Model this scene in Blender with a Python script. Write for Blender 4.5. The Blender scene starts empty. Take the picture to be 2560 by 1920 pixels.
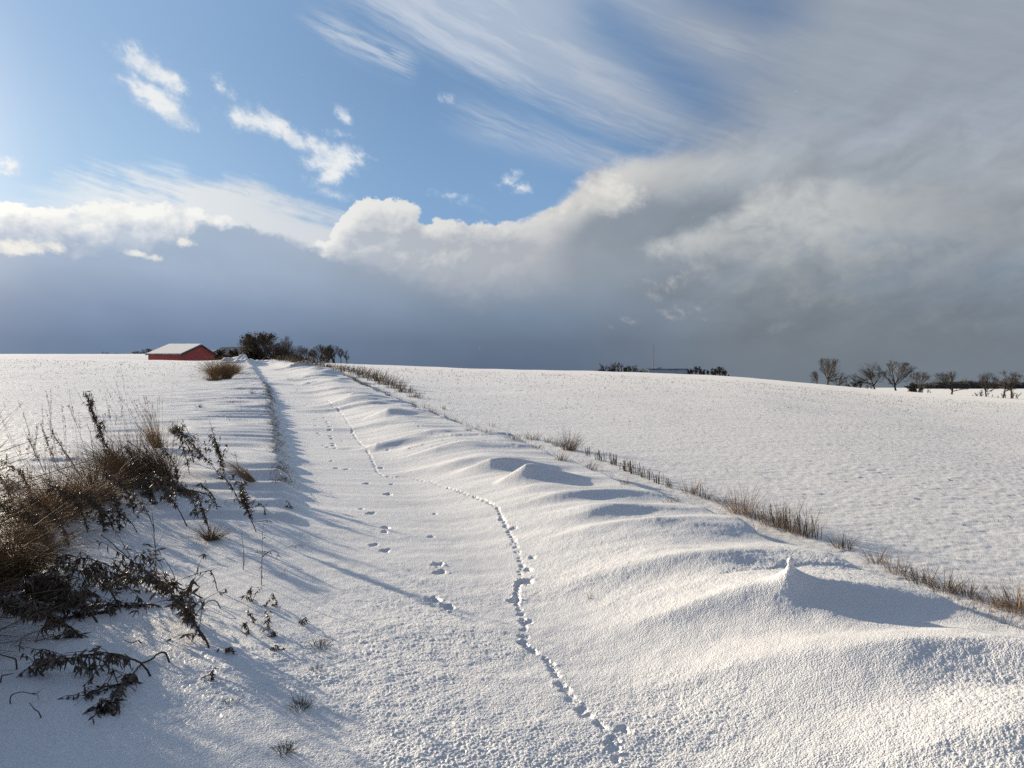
import bpy, math, random
import numpy as np
from mathutils import Vector, Matrix

# ------------------------------------------------------------------ camera, world, sun, exposure
scn = bpy.context.scene
COL = scn.collection
R = math.radians
EXPOSURE = 0.9
SKY_STRENGTH = 0.1
SUN_AZ = R(-47)          # sun stands ahead and to the left of the track
SUN_EL = R(12.5)
EYE = 1.65

scn.view_settings.view_transform = 'Standard'
scn.view_settings.look = 'None'
scn.view_settings.gamma = 1
scn.view_settings.exposure = EXPOSURE
try:
    scn.view_settings.use_curve_mapping = False
except Exception:
    pass
scn.cycles.use_denoising = False
scn.cycles.max_bounces = 5
scn.cycles.diffuse_bounces = 3
scn.cycles.glossy_bounces = 2
scn.cycles.transmission_bounces = 3
scn.cycles.sample_clamp_indirect = 4

cd = bpy.data.cameras.new('camera')
cd.sensor_fit = 'HORIZONTAL'
cd.angle = 2 * math.atan(0.641)
cd.clip_start = 0.05
cd.clip_end = 20000
cam = bpy.data.objects.new('camera', cd)
COL.objects.link(cam)
cam.location = (0, 0, EYE)
cam.rotation_euler = (R(90 - 0.48), 0, 0)
scn.camera = cam

sl = bpy.data.lights.new('sun', 'SUN')
sl.energy = 4.25
sl.angle = R(0.6)
sl.color = (1.0, 0.84, 0.62)
sun = bpy.data.objects.new('sun', sl)
COL.objects.link(sun)
sun_dir = Vector((math.sin(SUN_AZ) * math.cos(SUN_EL), math.cos(SUN_AZ) * math.cos(SUN_EL), math.sin(SUN_EL)))
sun.rotation_euler = sun_dir.to_track_quat('Z', 'Y').to_euler()

F = 1726.0   # focal length in the units used for the tables below (picture 2212 wide)


def azel(px, py):
    """direction (azimuth, elevation) of a point of the sky in the photograph"""
    p = (px - 1106) / F
    q = (815 - py) / F
    a = math.atan(p)
    return a, math.atan(q * math.cos(a))


def srgb(r, g, b):
    f = lambda c: (c / 255 / 12.92) if c <= 10 else ((c / 255 + 0.055) / 1.055) ** 2.4
    return (f(r), f(g), f(b))


# ---- a small wrapper that writes node maths as ordinary expressions
class S:
    nt = None

    def __init__(self, s):
        self.s = s

    @staticmethod
    def m(op, *a, clamp=False):
        n = S.nt.nodes.new('ShaderNodeMath')
        n.operation = op
        n.use_clamp = clamp
        for i, v in enumerate(a):
            if isinstance(v, S):
                S.nt.links.new(v.s, n.inputs[i])
            else:
                n.inputs[i].default_value = v
        return S(n.outputs[0])

    def __add__(self, o): return S.m('ADD', self, o)
    __radd__ = __add__
    def __sub__(self, o): return S.m('SUBTRACT', self, o)
    def __rsub__(self, o): return S.m('SUBTRACT', o, self)
    def __mul__(self, o): return S.m('MULTIPLY', self, o)
    __rmul__ = __mul__
    def __truediv__(self, o): return S.m('DIVIDE', self, o)
    def max(self, o): return S.m('MAXIMUM', self, o)
    def min(self, o): return S.m('MINIMUM', self, o)
    def abs(self): return S.m('ABSOLUTE', self)
    def pow(self, o): return S.m('POWER', self, o)
    def exp(self): return S.m('EXPONENT', self)
    def clamp(self):
        self.s.node.use_clamp = True if self.s.node.type == 'MATH' else False
        return self if self.s.node.type == 'MATH' else S.m('ADD', self, 0.0, clamp=True)


def sstep(x, lo, hi, out0=0.0, out1=1.0):
    n = S.nt.nodes.new('ShaderNodeMapRange')
    n.interpolation_type = 'SMOOTHSTEP'
    S.nt.links.new(x.s, n.inputs[0])
    for i, v in ((1, lo), (2, hi), (3, out0), (4, out1)):
        if isinstance(v, S):
            S.nt.links.new(v.s, n.inputs[i])
        else:
            n.inputs[i].default_value = v
    return S(n.outputs[0])


def vec(x, y, z=0.0):
    n = S.nt.nodes.new('ShaderNodeCombineXYZ')
    for i, v in enumerate((x, y, z)):
        if isinstance(v, S):
            S.nt.links.new(v.s, n.inputs[i])
        else:
            n.inputs[i].default_value = v
    return S(n.outputs[0])


def noise(v, scale, detail=4.0, rough=0.55, dist=0.0, lac=2.0):
    n = S.nt.nodes.new('ShaderNodeTexNoise')
    n.noise_dimensions = '3D'
    S.nt.links.new(v.s, n.inputs['Vector'])
    n.inputs['Scale'].default_value = scale
    n.inputs['Detail'].default_value = detail
    n.inputs['Roughness'].default_value = rough
    n.inputs['Lacunarity'].default_value = lac
    n.inputs['Distortion'].default_value = dist
    return S(n.outputs[0])


def mixc(f, a, b):
    n = S.nt.nodes.new('ShaderNodeMix')
    n.data_type = 'RGBA'
    n.clamp_factor = True
    for sock, v in ((n.inputs[0], f), (n.inputs[6], a), (n.inputs[7], b)):
        if isinstance(v, S):
            S.nt.links.new(v.s, sock)
        elif isinstance(v, (int, float)):
            sock.default_value = v
        else:
            sock.default_value = (*v[:3], 1)
    return S(n.outputs[2])


def mulc(c, f):
    n = S.nt.nodes.new('ShaderNodeVectorMath')
    n.operation = 'SCALE'
    if isinstance(c, S):
        S.nt.links.new(c.s, n.inputs[0])
    else:
        n.inputs[0].default_value = c
    if isinstance(f, S):
        S.nt.links.new(f.s, n.inputs[3])
    else:
        n.inputs[3].default_value = f
    return S(n.outputs[0])


def curve(x, pts, lo, hi):
    """y(x) through the given points, as a float curve; values outside keep the end values"""
    n = S.nt.nodes.new('ShaderNodeFloatCurve')
    ys = [p[1] for p in pts]
    y0, y1 = min(ys) - 1e-3, max(ys) + 1e-3
    S.nt.links.new(((x - lo) / (hi - lo)).clamp().s, n.inputs['Value'])
    c = n.mapping.curves[0]
    pp = [((px - lo) / (hi - lo), (py - y0) / (y1 - y0)) for px, py in pts]
    while len(c.points) < len(pp):
        c.points.new(0.5, 0.5)
    for q, (a, b) in zip(c.points, pp):
        q.location = (a, b)
        q.handle_type = 'AUTO_CLAMPED'
    n.mapping.update()
    return S(n.outputs[0]) * (y1 - y0) + y0


def ramp(x, stops, lo, hi):
    n = S.nt.nodes.new('ShaderNodeValToRGB')
    S.nt.links.new(((x - lo) / (hi - lo)).clamp().s, n.inputs[0])
    e = n.color_ramp.elements
    while len(e) < len(stops):
        e.new(0.5)
    for el, (p, c) in zip(e, sorted(((p - lo) / (hi - lo), c) for p, c in stops)):
        el.position = min(1, max(0, p))
        el.color = (*c, 1)
    return S(n.outputs[0])


def build_sky():
    w = bpy.data.worlds.new('World')
    scn.world = w
    w.use_nodes = True
    w.cycles.sampling_method = 'MANUAL'
    w.cycles.sample_map_resolution = 512
    nt = w.node_tree
    nt.nodes.clear()
    S.nt = nt
    out = nt.nodes.new('ShaderNodeOutputWorld')
    bg = nt.nodes.new('ShaderNodeBackground')
    bg.inputs[1].default_value = SKY_STRENGTH
    nt.links.new(bg.outputs[0], out.inputs[0])
    sky = nt.nodes.new('ShaderNodeTexSky')
    sky.sky_type = 'NISHITA'
    sky.sun_disc = False
    sky.sun_elevation = SUN_EL
    sky.sun_rotation = SUN_AZ
    sky.altitude = 0
    sky.air_density = 1.0
    sky.dust_density = 0.2
    sky.ozone_density = 1.6
    KC = 1.0 / (SKY_STRENGTH * 2 ** EXPOSURE)     # radiance that a given display colour needs

    def C(r, g, b, k=1.0):
        return tuple(c * KC * k for c in srgb(r, g, b))

    tc = nt.nodes.new('ShaderNodeTexCoord')
    sp = nt.nodes.new('ShaderNodeSeparateXYZ')
    nt.links.new(tc.outputs['Generated'], sp.inputs[0])
    X, Y, Z = (S(o) for o in sp.outputs)
    A = S.m('ARCTAN2', X, Y)
    E = S.m('ARCSINE', Z)
    # cloud layers live on a sphere; tables give (azimuth, elevation)
    P = vec(A, E, 0.0)
    u = 1 / F

    # low-frequency warp shared by the layers
    wx = noise(P, 9.0, 3) - 0.5
    wy = noise(vec(A, E, 7.3), 9.0, 3) - 0.5
    fine = noise(vec(A + wx * 0.05, E * 1.25 + wy * 0.05, 2.1), 22.0, 8, 0.58)
    finer = noise(vec(A + wx * 0.03, E * 1.2 + wy * 0.03, 5.1), 60.0, 6, 0.6)
    fine_l = noise(vec(A + wx * 0.05 - 0.012, E * 1.25 + wy * 0.05 + 0.014, 2.1), 22.0, 8, 0.58)
    relief = (fine - fine_l) * 2.2      # lit side of each billow faces the sun

    LO, HI = -0.60, 0.60

    def bcurve(tab):
        pts = [azel(*p) for p in tab]
        return curve(A, pts, LO, HI)

    # ---------- clear sky
    skyc = S(sky.outputs[0])
    hs = nt.nodes.new('ShaderNodeHueSaturation')
    nt.links.new(skyc.s, hs.inputs['Color'])
    hs.inputs['Saturation'].default_value = SKY_SAT
    hs.inputs['Value'].default_value = SKY_VAL
    col = S(hs.outputs[0])
    # blue of the open sky: paler towards the sun (left) and towards the horizon
    blue = mixc(sstep(A, -0.62, -0.02), C(150, 182, 219), C(110, 144, 184))
    low = mixc(sstep(A, -0.60, -0.05), C(168, 200, 230), C(124, 160, 202))
    blue = mixc(sstep(E, 0.17, 0.40), low, blue)
    blue = mixc(sstep(A, 0.02, 0.35), blue, C(74, 110, 156))
    col = mixc(0.92, col, blue)

    # ---------- high cirrus, combed from upper left to lower right
    def frame(p0, p1):
        a0, e0 = azel(*p0)
        a1, e1 = azel(*p1)
        L = math.hypot(a1 - a0, e1 - e0)
        dx, dy = (a1 - a0) / L, (e1 - e0) / L
        al = (A - a0) * dx + (E - e0) * dy
        ac = (A - a0) * (-dy) + (E - e0) * dx      # positive above the line
        return al, ac, L

    al, ac, L = frame((690, 0), (1250, 290))
    ac = ac + al * al * -0.03 + wy * 0.016
    st1 = noise(vec(al * 3.0 + wx * 0.2, ac * 26.0, 1.0), 1.6, 8, 0.62)
    st2 = noise(vec(al * 7.0 + wx * 0.3, ac * 70.0, 4.0), 1.6, 6, 0.62)
    veil = sstep(ac + (st1 - 0.5) * 0.05 + (st2 - 0.5) * 0.035, -0.012, 0.045)
    dens = sstep(st1 * 0.72 + st2 * 0.28 + sstep(ac, 0.0, 0.12, 0.10, 0.03), 0.24, 0.70)
    dens = dens.max(sstep(ac, -0.004, 0.040) * (0.56 + st1 * 0.36))
    # blue hole high on the right
    gal, gac, gL = frame((1200, -40), (1640, 300))
    hole = (gac * (1 / 0.032)).pow(2.0) * -1.0
    hole = hole.exp() * sstep(gal, 0.0, 0.08) * sstep(gal, gL * 0.66, gL * 1.0, 1.0, 0.0)
    gal2, gac2, gL2 = frame((1420, -60), (1840, 60))
    hole2 = ((gac2 * (1 / 0.022)).pow(2.0) * -1.0).exp() * sstep(gal2, 0.0, 0.05) * sstep(gal2, gL2 * 0.5, gL2, 1.0, 0.0)
    thick = sstep(A - ac * 0.35 + (st1 - 0.5) * 0.20, 0.06, 0.32) * (0.90 + st2 * 0.18)
    dens = dens.max((thick * 0.98).min(1.0)) * (1.0 - hole * 0.85 * (1.15 - st2 * 0.55)) * (1.0 - hole2 * 0.6)
    # second, lower comb of streaks and the tuft at its upper left end
    bl, bc, bL = frame((960, 236), (1270, 330))
    band2 = ((bc * (1 / 0.020)).pow(2.0) * -1.0).exp() * sstep(bl, -0.02, 0.06) * sstep(st2 * 0.6 + st1 * 0.4, 0.30, 0.66) * 0.7
    cl, cc, cL = frame((640, 28), (905, 150))
    tuft = ((cc * (1 / 0.014)).pow(2.0) * -1.0).exp() * sstep(cl, -0.01, 0.05) * sstep(cl, cL * 0.85, cL * 1.05, 1.0, 0.0)
    st3 = noise(vec(cl * 9.0 + wx * 0.3, cc * 80.0, 9.0), 1.8, 6, 0.65)
    tuft = tuft * sstep(st3, 0.33, 0.62) * 0.8
    ci = (veil * (dens * 0.92).min(1.0)).max(band2).max(tuft).clamp()
    cic = mixc(sstep(A, -0.1, 0.36), C(196, 206, 220), C(160, 168, 178))
    cic = mixc(sstep(A, 0.30, 0.62) * sstep(E, 0.15, 0.42, 1.0, 0.3), cic, C(160, 167, 175))
    cic = mulc(cic, 0.88 + st1 * 0.16 + st2 * 0.07)
    col = mixc(ci, col, cic)

    # ---------- combed band over the shelf on the left
    wl, wc, wL = frame((130, 362), (880, 520))
    stw = noise(vec(wl * 5.0 + wx * 0.35, wc * 42.0 + wl * 3, 3.0), 1.5, 8, 0.66)
    top = bcurve([(0, 400), (90, 392), (160, 356), (280, 366), (400, 378), (520, 382), (600, 410), (700, 450), (790, 470), (900, 520), (1000, 560), (1200, 640)])
    bt = top - E
    band = sstep(bt + (stw - 0.5) * 0.07 + (finer - 0.5) * 0.018, -0.006, 0.026)
    band = band * sstep(stw * 0.7 + fine * 0.3 + sstep(A, -0.50, -0.22) * 0.26 + sstep(bt, 0.0, 0.06) * 0.06, 0.36, 0.60) * sstep(A, -0.60, -0.44)
    bandc = mixc(sstep(A, -0.5, -0.2), C(238, 240, 240), C(214, 218, 222))
    col = mixc(band * 0.92, col, bandc)
    wl3, wc3, wL3 = frame((280, 345), (420, 376))
    w3 = ((wc3 * (1 / 0.006)).pow(2.0) * -1.0).exp() * sstep(wl3, 0.0, 0.04) * sstep(wl3, wL3 * 0.7, wL3, 1.0, 0.0)
    col = mixc(w3 * sstep(stw, 0.35, 0.6) * 0.8, col, C(214, 228, 240))

    # ---------- small torn cumulus in the blue
    puffs = [(318, 142, 46, 15, -26, 1.0), (360, 168, 32, 14, -30, .95), (335, 206, 44, 13, -22, 1.0), (362, 236, 46, 14, -24, 1.0),
             (300, 168, 26, 10, -20, .5), (466, 172, 24, 10, -30, .55), (484, 198, 24, 10, -40, .55),
             (545, 262, 46, 15, -8, .9), (592, 272, 34, 16, -20, .95), (630, 296, 38, 12, -28, .95),
             (690, 318, 40, 14, -24, .85), (722, 344, 46, 22, 5, 1.0), (716, 374, 26, 16, 40, .85), (734, 292, 36, 8, -10, .45),
             (744, 252, 20, 9, -50, .8), (740, 238, 16, 6, 10, .6), (640, 560, 26, 13, 5, .95), (712, 414, 44, 12, -25, .6),
             (960, 212, 18, 9, -10, .45), (1098, 384, 26, 12, 20, .55), (1126, 406, 26, 14, -10, .5), (990, 432, 60, 12, -14, .45),
             (14, 354, 30, 14, -10, .6), (118, 402, 40, 7, -8, .4), (250, 420, 26, 8, -15, .45), (880, 520, 20, 8, 0, .1)]
    lows = [(290, 548, 24, 5, -8, .9), (330, 560, 16, 5, 0, .85), (40, 536, 56, 12, 4, 1.0), (110, 532, 30, 8, -6, .9),
            (400, 524, 16, 8, 0, .9), (1452, 610, 44, 15, 30, .62), (1425, 628, 18, 26, 10, .5), (1386, 606, 50, 9, 12, .42),
            (1455, 680, 46, 14, -12, .55), (1350, 692, 24, 8, -5, .5), (1500, 672, 60, 14, 8, .35), (1318, 705, 14, 8, 0, .3)]

    warped = vec(A + wx * 0.02, E + wy * 0.02, 0.0)

    def puff_field(lst):
        d = None
        for (px, py, rx, ry, ang, k) in lst:
            a0, e0 = azel(px, py)
            mp = nt.nodes.new('ShaderNodeMapping')
            mp.vector_type = 'TEXTURE'
            nt.links.new(warped.s, mp.inputs[0])
            mp.inputs[1].default_value = (a0, e0, 0)
            mp.inputs[2].default_value = (0, 0, R(ang))
            mp.inputs[3].default_value = (rx * u * 1.45, ry * u * 1.6, 1)
            dt = nt.nodes.new('ShaderNodeVectorMath')
            dt.operation = 'DOT_PRODUCT'
            nt.links.new(mp.outputs[0], dt.inputs[0])
            nt.links.new(mp.outputs[0], dt.inputs[1])
            g = S(dt.outputs['Value'])
            if k < 1:
                g = g - math.log(k)
            d = g if d is None else d.min(g)
        return (d * -1.0).exp()
    pn = noise(vec(A + wx * 0.03, E * 1.25 + A * 0.35 + wy * 0.03, 11.0), 62.0, 9, 0.66)
    pf = puff_field(puffs)
    pd = sstep(pf + (pn - 0.5) * 1.45, 0.20, 0.92) * sstep(pf, 0.04, 0.22)
    pc = mixc((pd * 0.8 + relief * 1.4).clamp(), C(186, 204, 226), C(238, 240, 240))
    col = mixc(pd * 0.95, col, pc)

    # ---------- bright shelf cloud: the far wall with lit tops
    eA = bcurve([(0, 436), (90, 442), (150, 446), (210, 436), (290, 436), (350, 442), (430, 450), (480, 464), (560, 500),
                 (640, 530), (690, 524), (725, 482), (765, 440), (800, 424), (850, 430), (905, 452), (985, 474), (1060, 474), (1130, 470),
                 (1200, 446), (1245, 408), (1290, 368), (1400, 312), (1500, 282), (1600, 258), (1740, 246), (1900, 238), (2212, 230)])
    billow = (fine - 0.5) * curve(A, [(azel(0, 0)[0], .055), (azel(430, 0)[0], .04), (azel(800, 0)[0], .095), (azel(1000, 0)[0], .035), (azel(1250, 0)[0], .035), (azel(1500, 0)[0], .03), (azel(2212, 0)[0], .03)], LO, HI)
    billow = billow + (finer - 0.5) * sstep(A, -0.1, 0.22, 0.026, 0.004)
    dA = eA - E + billow
    wA = sstep(A, 0.02, 0.42, 0.006, 0.085)
    mA = sstep(dA, 0.0, wA)
    opA = sstep(A, 0.26, 0.48, 1.0, 0.55)
    shade = sstep(dA, 0.004, curve(A, [(azel(0, 0)[0], .055), (azel(430, 0)[0], .05), (azel(800, 0)[0], .060), (azel(1000, 0)[0], .026), (azel(1250, 0)[0], .055), (azel(1500, 0)[0], .05), (azel(2212, 0)[0], .12)], LO, HI))
    litA = mixc(sstep(A, -0.44, 0.16), C(246, 246, 242), C(206, 207, 207))
    litA = mixc(sstep(A, 0.20, 0.5), litA, C(176, 181, 186))
    darkA = mixc(sstep(A, -0.5, 0.1), C(192, 202, 216), C(174, 178, 185))
    darkA = mixc(sstep(A, 0.08, 0.22), darkA, C(158, 166, 174))
    darkA = mixc(sstep(A, 0.36, 0.55), darkA, C(152, 158, 164))
    cA = mixc((shade * 1.0 - relief * 1.3 * sstep(A, -0.12, 0.15, 1.0, 0.18)).clamp(), litA, darkA)
    col = mixc(mA * opA, col, cA)

    # second lip under the anvil and the shaded pocket beneath it
    e2 = bcurve([(1100, 500), (1180, 462), (1245, 414), (1300, 376), (1400, 352), (1500, 340), (1600, 332), (1700, 342), (1800, 372), (2212, 420)])
    d2 = e2 - E + (fine - 0.5) * 0.030 + (finer - 0.5) * 0.006
    win2 = sstep(A, 0.03, 0.10) * sstep(A, 0.25, 0.42, 1.0, 0.0)
    lip = sstep(d2, -0.012, 0.008) * sstep(d2, 0.008, 0.055, 1.0, 0.0) * win2
    pocket = sstep(d2, 0.012, 0.065) * win2
    col = mixc(pocket * 0.92, col, C(136, 147, 159))
    col = mixc(lip * 0.70, col, mixc(sstep(A, 0.08, 0.32), C(214, 213, 209), C(176, 182, 187)))
    tower = [(1292, 396, 44, 26, 35, 1.0), (1322, 428, 52, 24, 5, .95), (1250, 442, 50, 14, 20, .9), (1200, 458, 50, 10, 12, .8), (1372, 424, 34, 20, 0, .6)]
    tf = puff_field(tower)
    td = sstep(tf + (pn - 0.5) * 0.9 + relief * 0.2, 0.26, 0.90) * sstep(tf, 0.05, 0.25)
    col = mixc(td * 0.82, col, mixc((0.55 + relief * 1.2).clamp(), C(186, 186, 186), C(232, 230, 224)))

    # ---------- nearer, shaded storm cloud below it
    eB = bcurve([(0, 474), (60, 476), (140, 484), (220, 492), (290, 502), (350, 500), (400, 488), (445, 476), (495, 478), (560, 494), (640, 514),
                 (720, 543), (780, 552), (860, 552), (950, 556), (1060, 548), (1150, 528), (1240, 500), (1300, 462), (1400, 480), (1500, 500),
                 (1640, 470), (1800, 420), (2000, 400), (2212, 380)])
    dB = eB - E + (fine - 0.5) * curve(A, [(azel(0, 0)[0], .09), (azel(330, 0)[0], .08), (azel(450, 0)[0], .022), (azel(700, 0)[0], .022), (azel(1000, 0)[0], .07), (azel(2212, 0)[0], .09)], LO, HI) + (finer - 0.5) * 0.024
    wB = curve(A, [(azel(0, 0)[0], .028), (azel(360, 0)[0], .028), (azel(450, 0)[0], .010), (azel(740, 0)[0], .014), (azel(900, 0)[0], .05), (azel(1200, 0)[0], .09), (azel(1500, 0)[0], .12), (azel(2212, 0)[0], .2)], LO, HI)
    mB = sstep(dB, -0.002, wB)
    e = lambda y: math.atan((815 - y) / F)
    lB = ramp(E, [(e(440), C(172, 188, 208)), (e(520), C(166, 182, 203)), (e(600), C(160, 177, 200)), (e(680), C(132, 150, 177)), (e(740), C(114, 133, 160)), (e(800), C(108, 127, 154))], -0.02, 0.25)
    mBc = ramp(E, [(e(440), C(170, 176, 184)), (e(540), C(160, 169, 180)), (e(600), C(148, 159, 173)), (e(680), C(124, 140, 160)), (e(740), C(104, 119, 140)), (e(800), C(94, 109, 131))], -0.02, 0.25)
    rB = ramp(E, [(e(380), C(148, 157, 165)), (e(480), C(140, 149, 157)), (e(560), C(132, 141, 149)), (e(640), C(124, 133, 141)), (e(740), C(117, 126, 135)), (e(820), C(115, 125, 135))], -0.02, 0.25)
    cB = mixc(sstep(A, -0.40, 0.0), lB, mBc)
    cB = mixc(sstep(A, 0.02, 0.34), cB, rB)
    broad = noise(vec(A * 1.0 + wx * 0.1, E * 2.2 + A * 0.4, 21.0), 6.0, 5, 0.5)
    cB = mulc(cB, 0.86 + broad * 0.28 + (fine - 0.5) * 0.10)
    col = mixc(mB, col, cB)

    f1 = noise(vec(A * 0.9 + wx * 0.10, E * 2.0 - A * 0.55 + wy * 0.10, 31.0), 7.0, 7, 0.60)
    f1b = noise(vec(A * 0.9 + wx * 0.10 - 0.020, E * 2.0 - A * 0.55 + wy * 0.10 + 0.050, 31.0), 7.0, 7, 0.60)
    fold = (f1 - f1b) * 0.8
    rgt = sstep(A, 0.10, 0.30)
    col = mulc(col, 1.0 + (fold + (f1 - 0.5) * 0.14) * rgt * sstep(E, 0.0, 0.10) * sstep(E, 0.24, 0.36, 1.0, 0.12))

    # ---------- the lit nose of a cloud bank on the right
    nU = bcurve([(1250, 560), (1366, 520), (1450, 498), (1541, 462), (1600, 424), (1651, 400), (1720, 384), (1860, 380), (2000, 392), (2212, 430)])
    nD = bcurve([(1250, 500), (1366, 526), (1410, 552), (1466, 586), (1540, 606), (1606, 620), (1720, 640), (1900, 660), (2212, 680)])
    inside = (nU - E).min((E - nD) * sstep(A, 0.15, 0.30, 0.9, 0.26)) + (fine - 0.5) * 0.06 + (finer - 0.5) * 0.012
    mN = sstep(inside, -0.006, 0.030) * sstep(A, 0.12, 0.19)
    edge = sstep(inside, 0.012, 0.13, 1.0, 0.0) * sstep(E - nD, 0.02, 0.10, sstep(A, 0.16, 0.28, 1.0, 0.25), 1.0)
    tail = sstep(A, 0.18, 0.52, 1.0, 0.0)
    far_r = sstep(A, 0.34, 0.60, 1.0, 0.25)
    cN = mixc((edge * 0.85 * far_r + tail * 0.25).clamp(), C(138, 146, 153), C(196, 198, 198))
    cN = mulc(cN, 0.93 + broad * 0.10 + relief * 0.16 + fine * 0.04)
    col = mixc(mN * sstep(A, 0.3, 0.62, 0.95, 0.55), col, cN)
    # darker arm under the anvil, right of the pocket
    # ---------- lit scraps hanging in front of the dark base
    lf = puff_field(lows)
    ld = sstep(lf + (pn - 0.5) * 1.9, 0.30, 1.05) * sstep(lf, 0.04, 0.22)
    lc = mixc(sstep(A, -0.3, 0.1), C(240, 238, 230), C(178, 178, 178))
    col = mixc(ld * 0.85, col, lc)

    # overhead and behind: deep winter blue under thin grey
    zen = mixc(sstep(X, -0.6, 0.6), C(107, 127, 156), C(106, 115, 128))
    col = mixc(sstep(E, 0.46, 0.75), col, zen)
    back = sstep(A.abs(), 0.9, 1.7)
    col = mixc(back * 0.9, col, C(108, 121, 143))
    # glow added round the sun, out of view, to warm and brighten the left field
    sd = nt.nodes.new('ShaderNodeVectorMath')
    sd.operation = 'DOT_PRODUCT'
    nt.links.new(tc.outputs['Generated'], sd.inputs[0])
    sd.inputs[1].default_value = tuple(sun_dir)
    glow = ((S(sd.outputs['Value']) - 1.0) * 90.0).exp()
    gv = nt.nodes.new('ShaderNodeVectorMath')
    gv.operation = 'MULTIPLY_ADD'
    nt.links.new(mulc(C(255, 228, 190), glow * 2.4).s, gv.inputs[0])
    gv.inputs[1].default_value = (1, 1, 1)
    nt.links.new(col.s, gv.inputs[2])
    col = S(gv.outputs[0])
    # ground-side half of the dome: dull snow light
    col = mixc(sstep(E, -0.16, -0.04, 1.0, 0.0), col, C(150, 155, 165))
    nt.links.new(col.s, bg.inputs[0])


SKY_SAT, SKY_VAL = 1.05, 1.0
build_sky()

# ------------------------------------------------------------------ helpers
def sm(t):
    t = np.clip(t, 0.0, 1.0)
    return t * t * (3 - 2 * t)


_rng = np.random.RandomState(7)
_perm = np.concatenate([_rng.permutation(256)] * 2)
_ga = _rng.rand(256) * 2 * np.pi
_gx, _gy = np.cos(_ga), np.sin(_ga)


def pn(x, y, seed=0):
    """gradient noise, about -0.7 .. 0.7"""
    x = np.asarray(x, float) + seed * 17.31
    y = np.asarray(y, float) + seed * 5.77
    xi = np.floor(x).astype(np.int64)
    yi = np.floor(y).astype(np.int64)
    fx, fy = x - xi, y - yi
    u = fx * fx * fx * (fx * (fx * 6 - 15) + 10)
    v = fy * fy * fy * (fy * (fy * 6 - 15) + 10)
    xi &= 255
    yi &= 255

    def g(ix, iy, dx, dy):
        h = _perm[_perm[ix & 255] + (iy & 255)]
        return _gx[h] * dx + _gy[h] * dy
    a = g(xi, yi, fx, fy)
    b = g(xi + 1, yi, fx - 1, fy)
    c = g(xi, yi + 1, fx, fy - 1)
    d = g(xi + 1, yi + 1, fx - 1, fy - 1)
    return (a + u * (b - a)) + v * ((c + u * (d - c)) - (a + u * (b - a)))


def cells(x, y, seed=0):
    """scattered rounded crumbs, 0 .. 1"""
    x = np.asarray(x, float) + seed * 31.7
    y = np.asarray(y, float) + seed * 11.3
    xi = np.floor(x).astype(np.int64)
    yi = np.floor(y).astype(np.int64)
    best = np.zeros_like(x)
    for i in (-1, 0, 1):
        for j in (-1, 0, 1):
            h = _perm[_perm[(xi + i) & 255] + ((yi + j) & 255)]
            jx = ((h * 37) & 255) / 255.0
            jy = ((h * 91 + 53) & 255) / 255.0
            sz = 0.45 + 0.55 * ((h * 151 + 17) & 255) / 255.0
            d2 = (xi + i + jx - x) ** 2 + (yi + j + jy - y) ** 2
            best = np.maximum(best, sz * (1 - d2 / (0.75 * sz) ** 2))
    return best


def fbm(x, y, oct=4, seed=0, gain=0.5):
    s, k, f = 0, 1.0, 1.0
    for i in range(oct):
        s = s + k * pn(x * f, y * f, seed + i * 3)
        k *= gain
        f *= 2.03
    return s


def tag(o, label=None, cat=None, group=None, kind=None):
    if label:
        o['label'] = label
    if cat:
        o['category'] = cat
    if group:
        o['group'] = group
    if kind:
        o['kind'] = kind
    return o


def mesh_obj(name, verts, faces, mat, parent=None, smooth=False):
    me = bpy.data.meshes.new(name)
    verts = np.asarray(verts, np.float32)
    me.from_pydata([tuple(map(float, v)) for v in verts], [], [tuple(f) for f in faces])
    if smooth:
        me.polygons.foreach_set('use_smooth', [True] * len(me.polygons))
    o = bpy.data.objects.new(name, me)
    COL.objects.link(o)
    if mat is not None:
        for m in (mat if isinstance(mat, (list, tuple)) else [mat]):
            me.materials.append(m)
    if parent is not None:
        o.parent = parent
    return o


def empty(name, loc, rz=0.0):
    o = bpy.data.objects.new(name, None)
    COL.objects.link(o)
    o.location = loc
    o.rotation_euler = (0, 0, rz)
    o.empty_display_size = 0.2
    return o


def new_mat(name, color, rough=0.8, spec=0.3):
    m = bpy.data.materials.new(name)
    m.use_nodes = True
    b = m.node_tree.nodes['Principled BSDF']
    b.inputs['Base Color'].default_value = (*color, 1)
    b.inputs['Roughness'].default_value = rough
    b.inputs['Specular IOR Level'].default_value = spec
    return m


def vary(m, c1, c2, scale, detail=4.0, coords='Object', lo=0.3, hi=0.7, stretch=None, rough=0.55):
    """mottle a material between two real colours of the thing"""
    nt = m.node_tree
    b = nt.nodes['Principled BSDF']
    tc = nt.nodes.new('ShaderNodeTexCoord')
    src = tc.outputs[coords]
    if stretch:
        mp = nt.nodes.new('ShaderNodeMapping')
        mp.inputs['Scale'].default_value = stretch
        nt.links.new(src, mp.inputs[0])
        src = mp.outputs[0]
    n = nt.nodes.new('ShaderNodeTexNoise')
    n.inputs['Scale'].default_value = scale
    n.inputs['Detail'].default_value = detail
    n.inputs['Roughness'].default_value = rough
    nt.links.new(src, n.inputs['Vector'])
    r = nt.nodes.new('ShaderNodeValToRGB')
    r.color_ramp.elements[0].position = lo
    r.color_ramp.elements[1].position = hi
    r.color_ramp.elements[0].color = (*c1, 1)
    r.color_ramp.elements[1].color = (*c2, 1)
    nt.links.new(n.outputs[0], r.inputs[0])
    nt.links.new(r.outputs[0], b.inputs['Base Color'])
    return m


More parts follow.
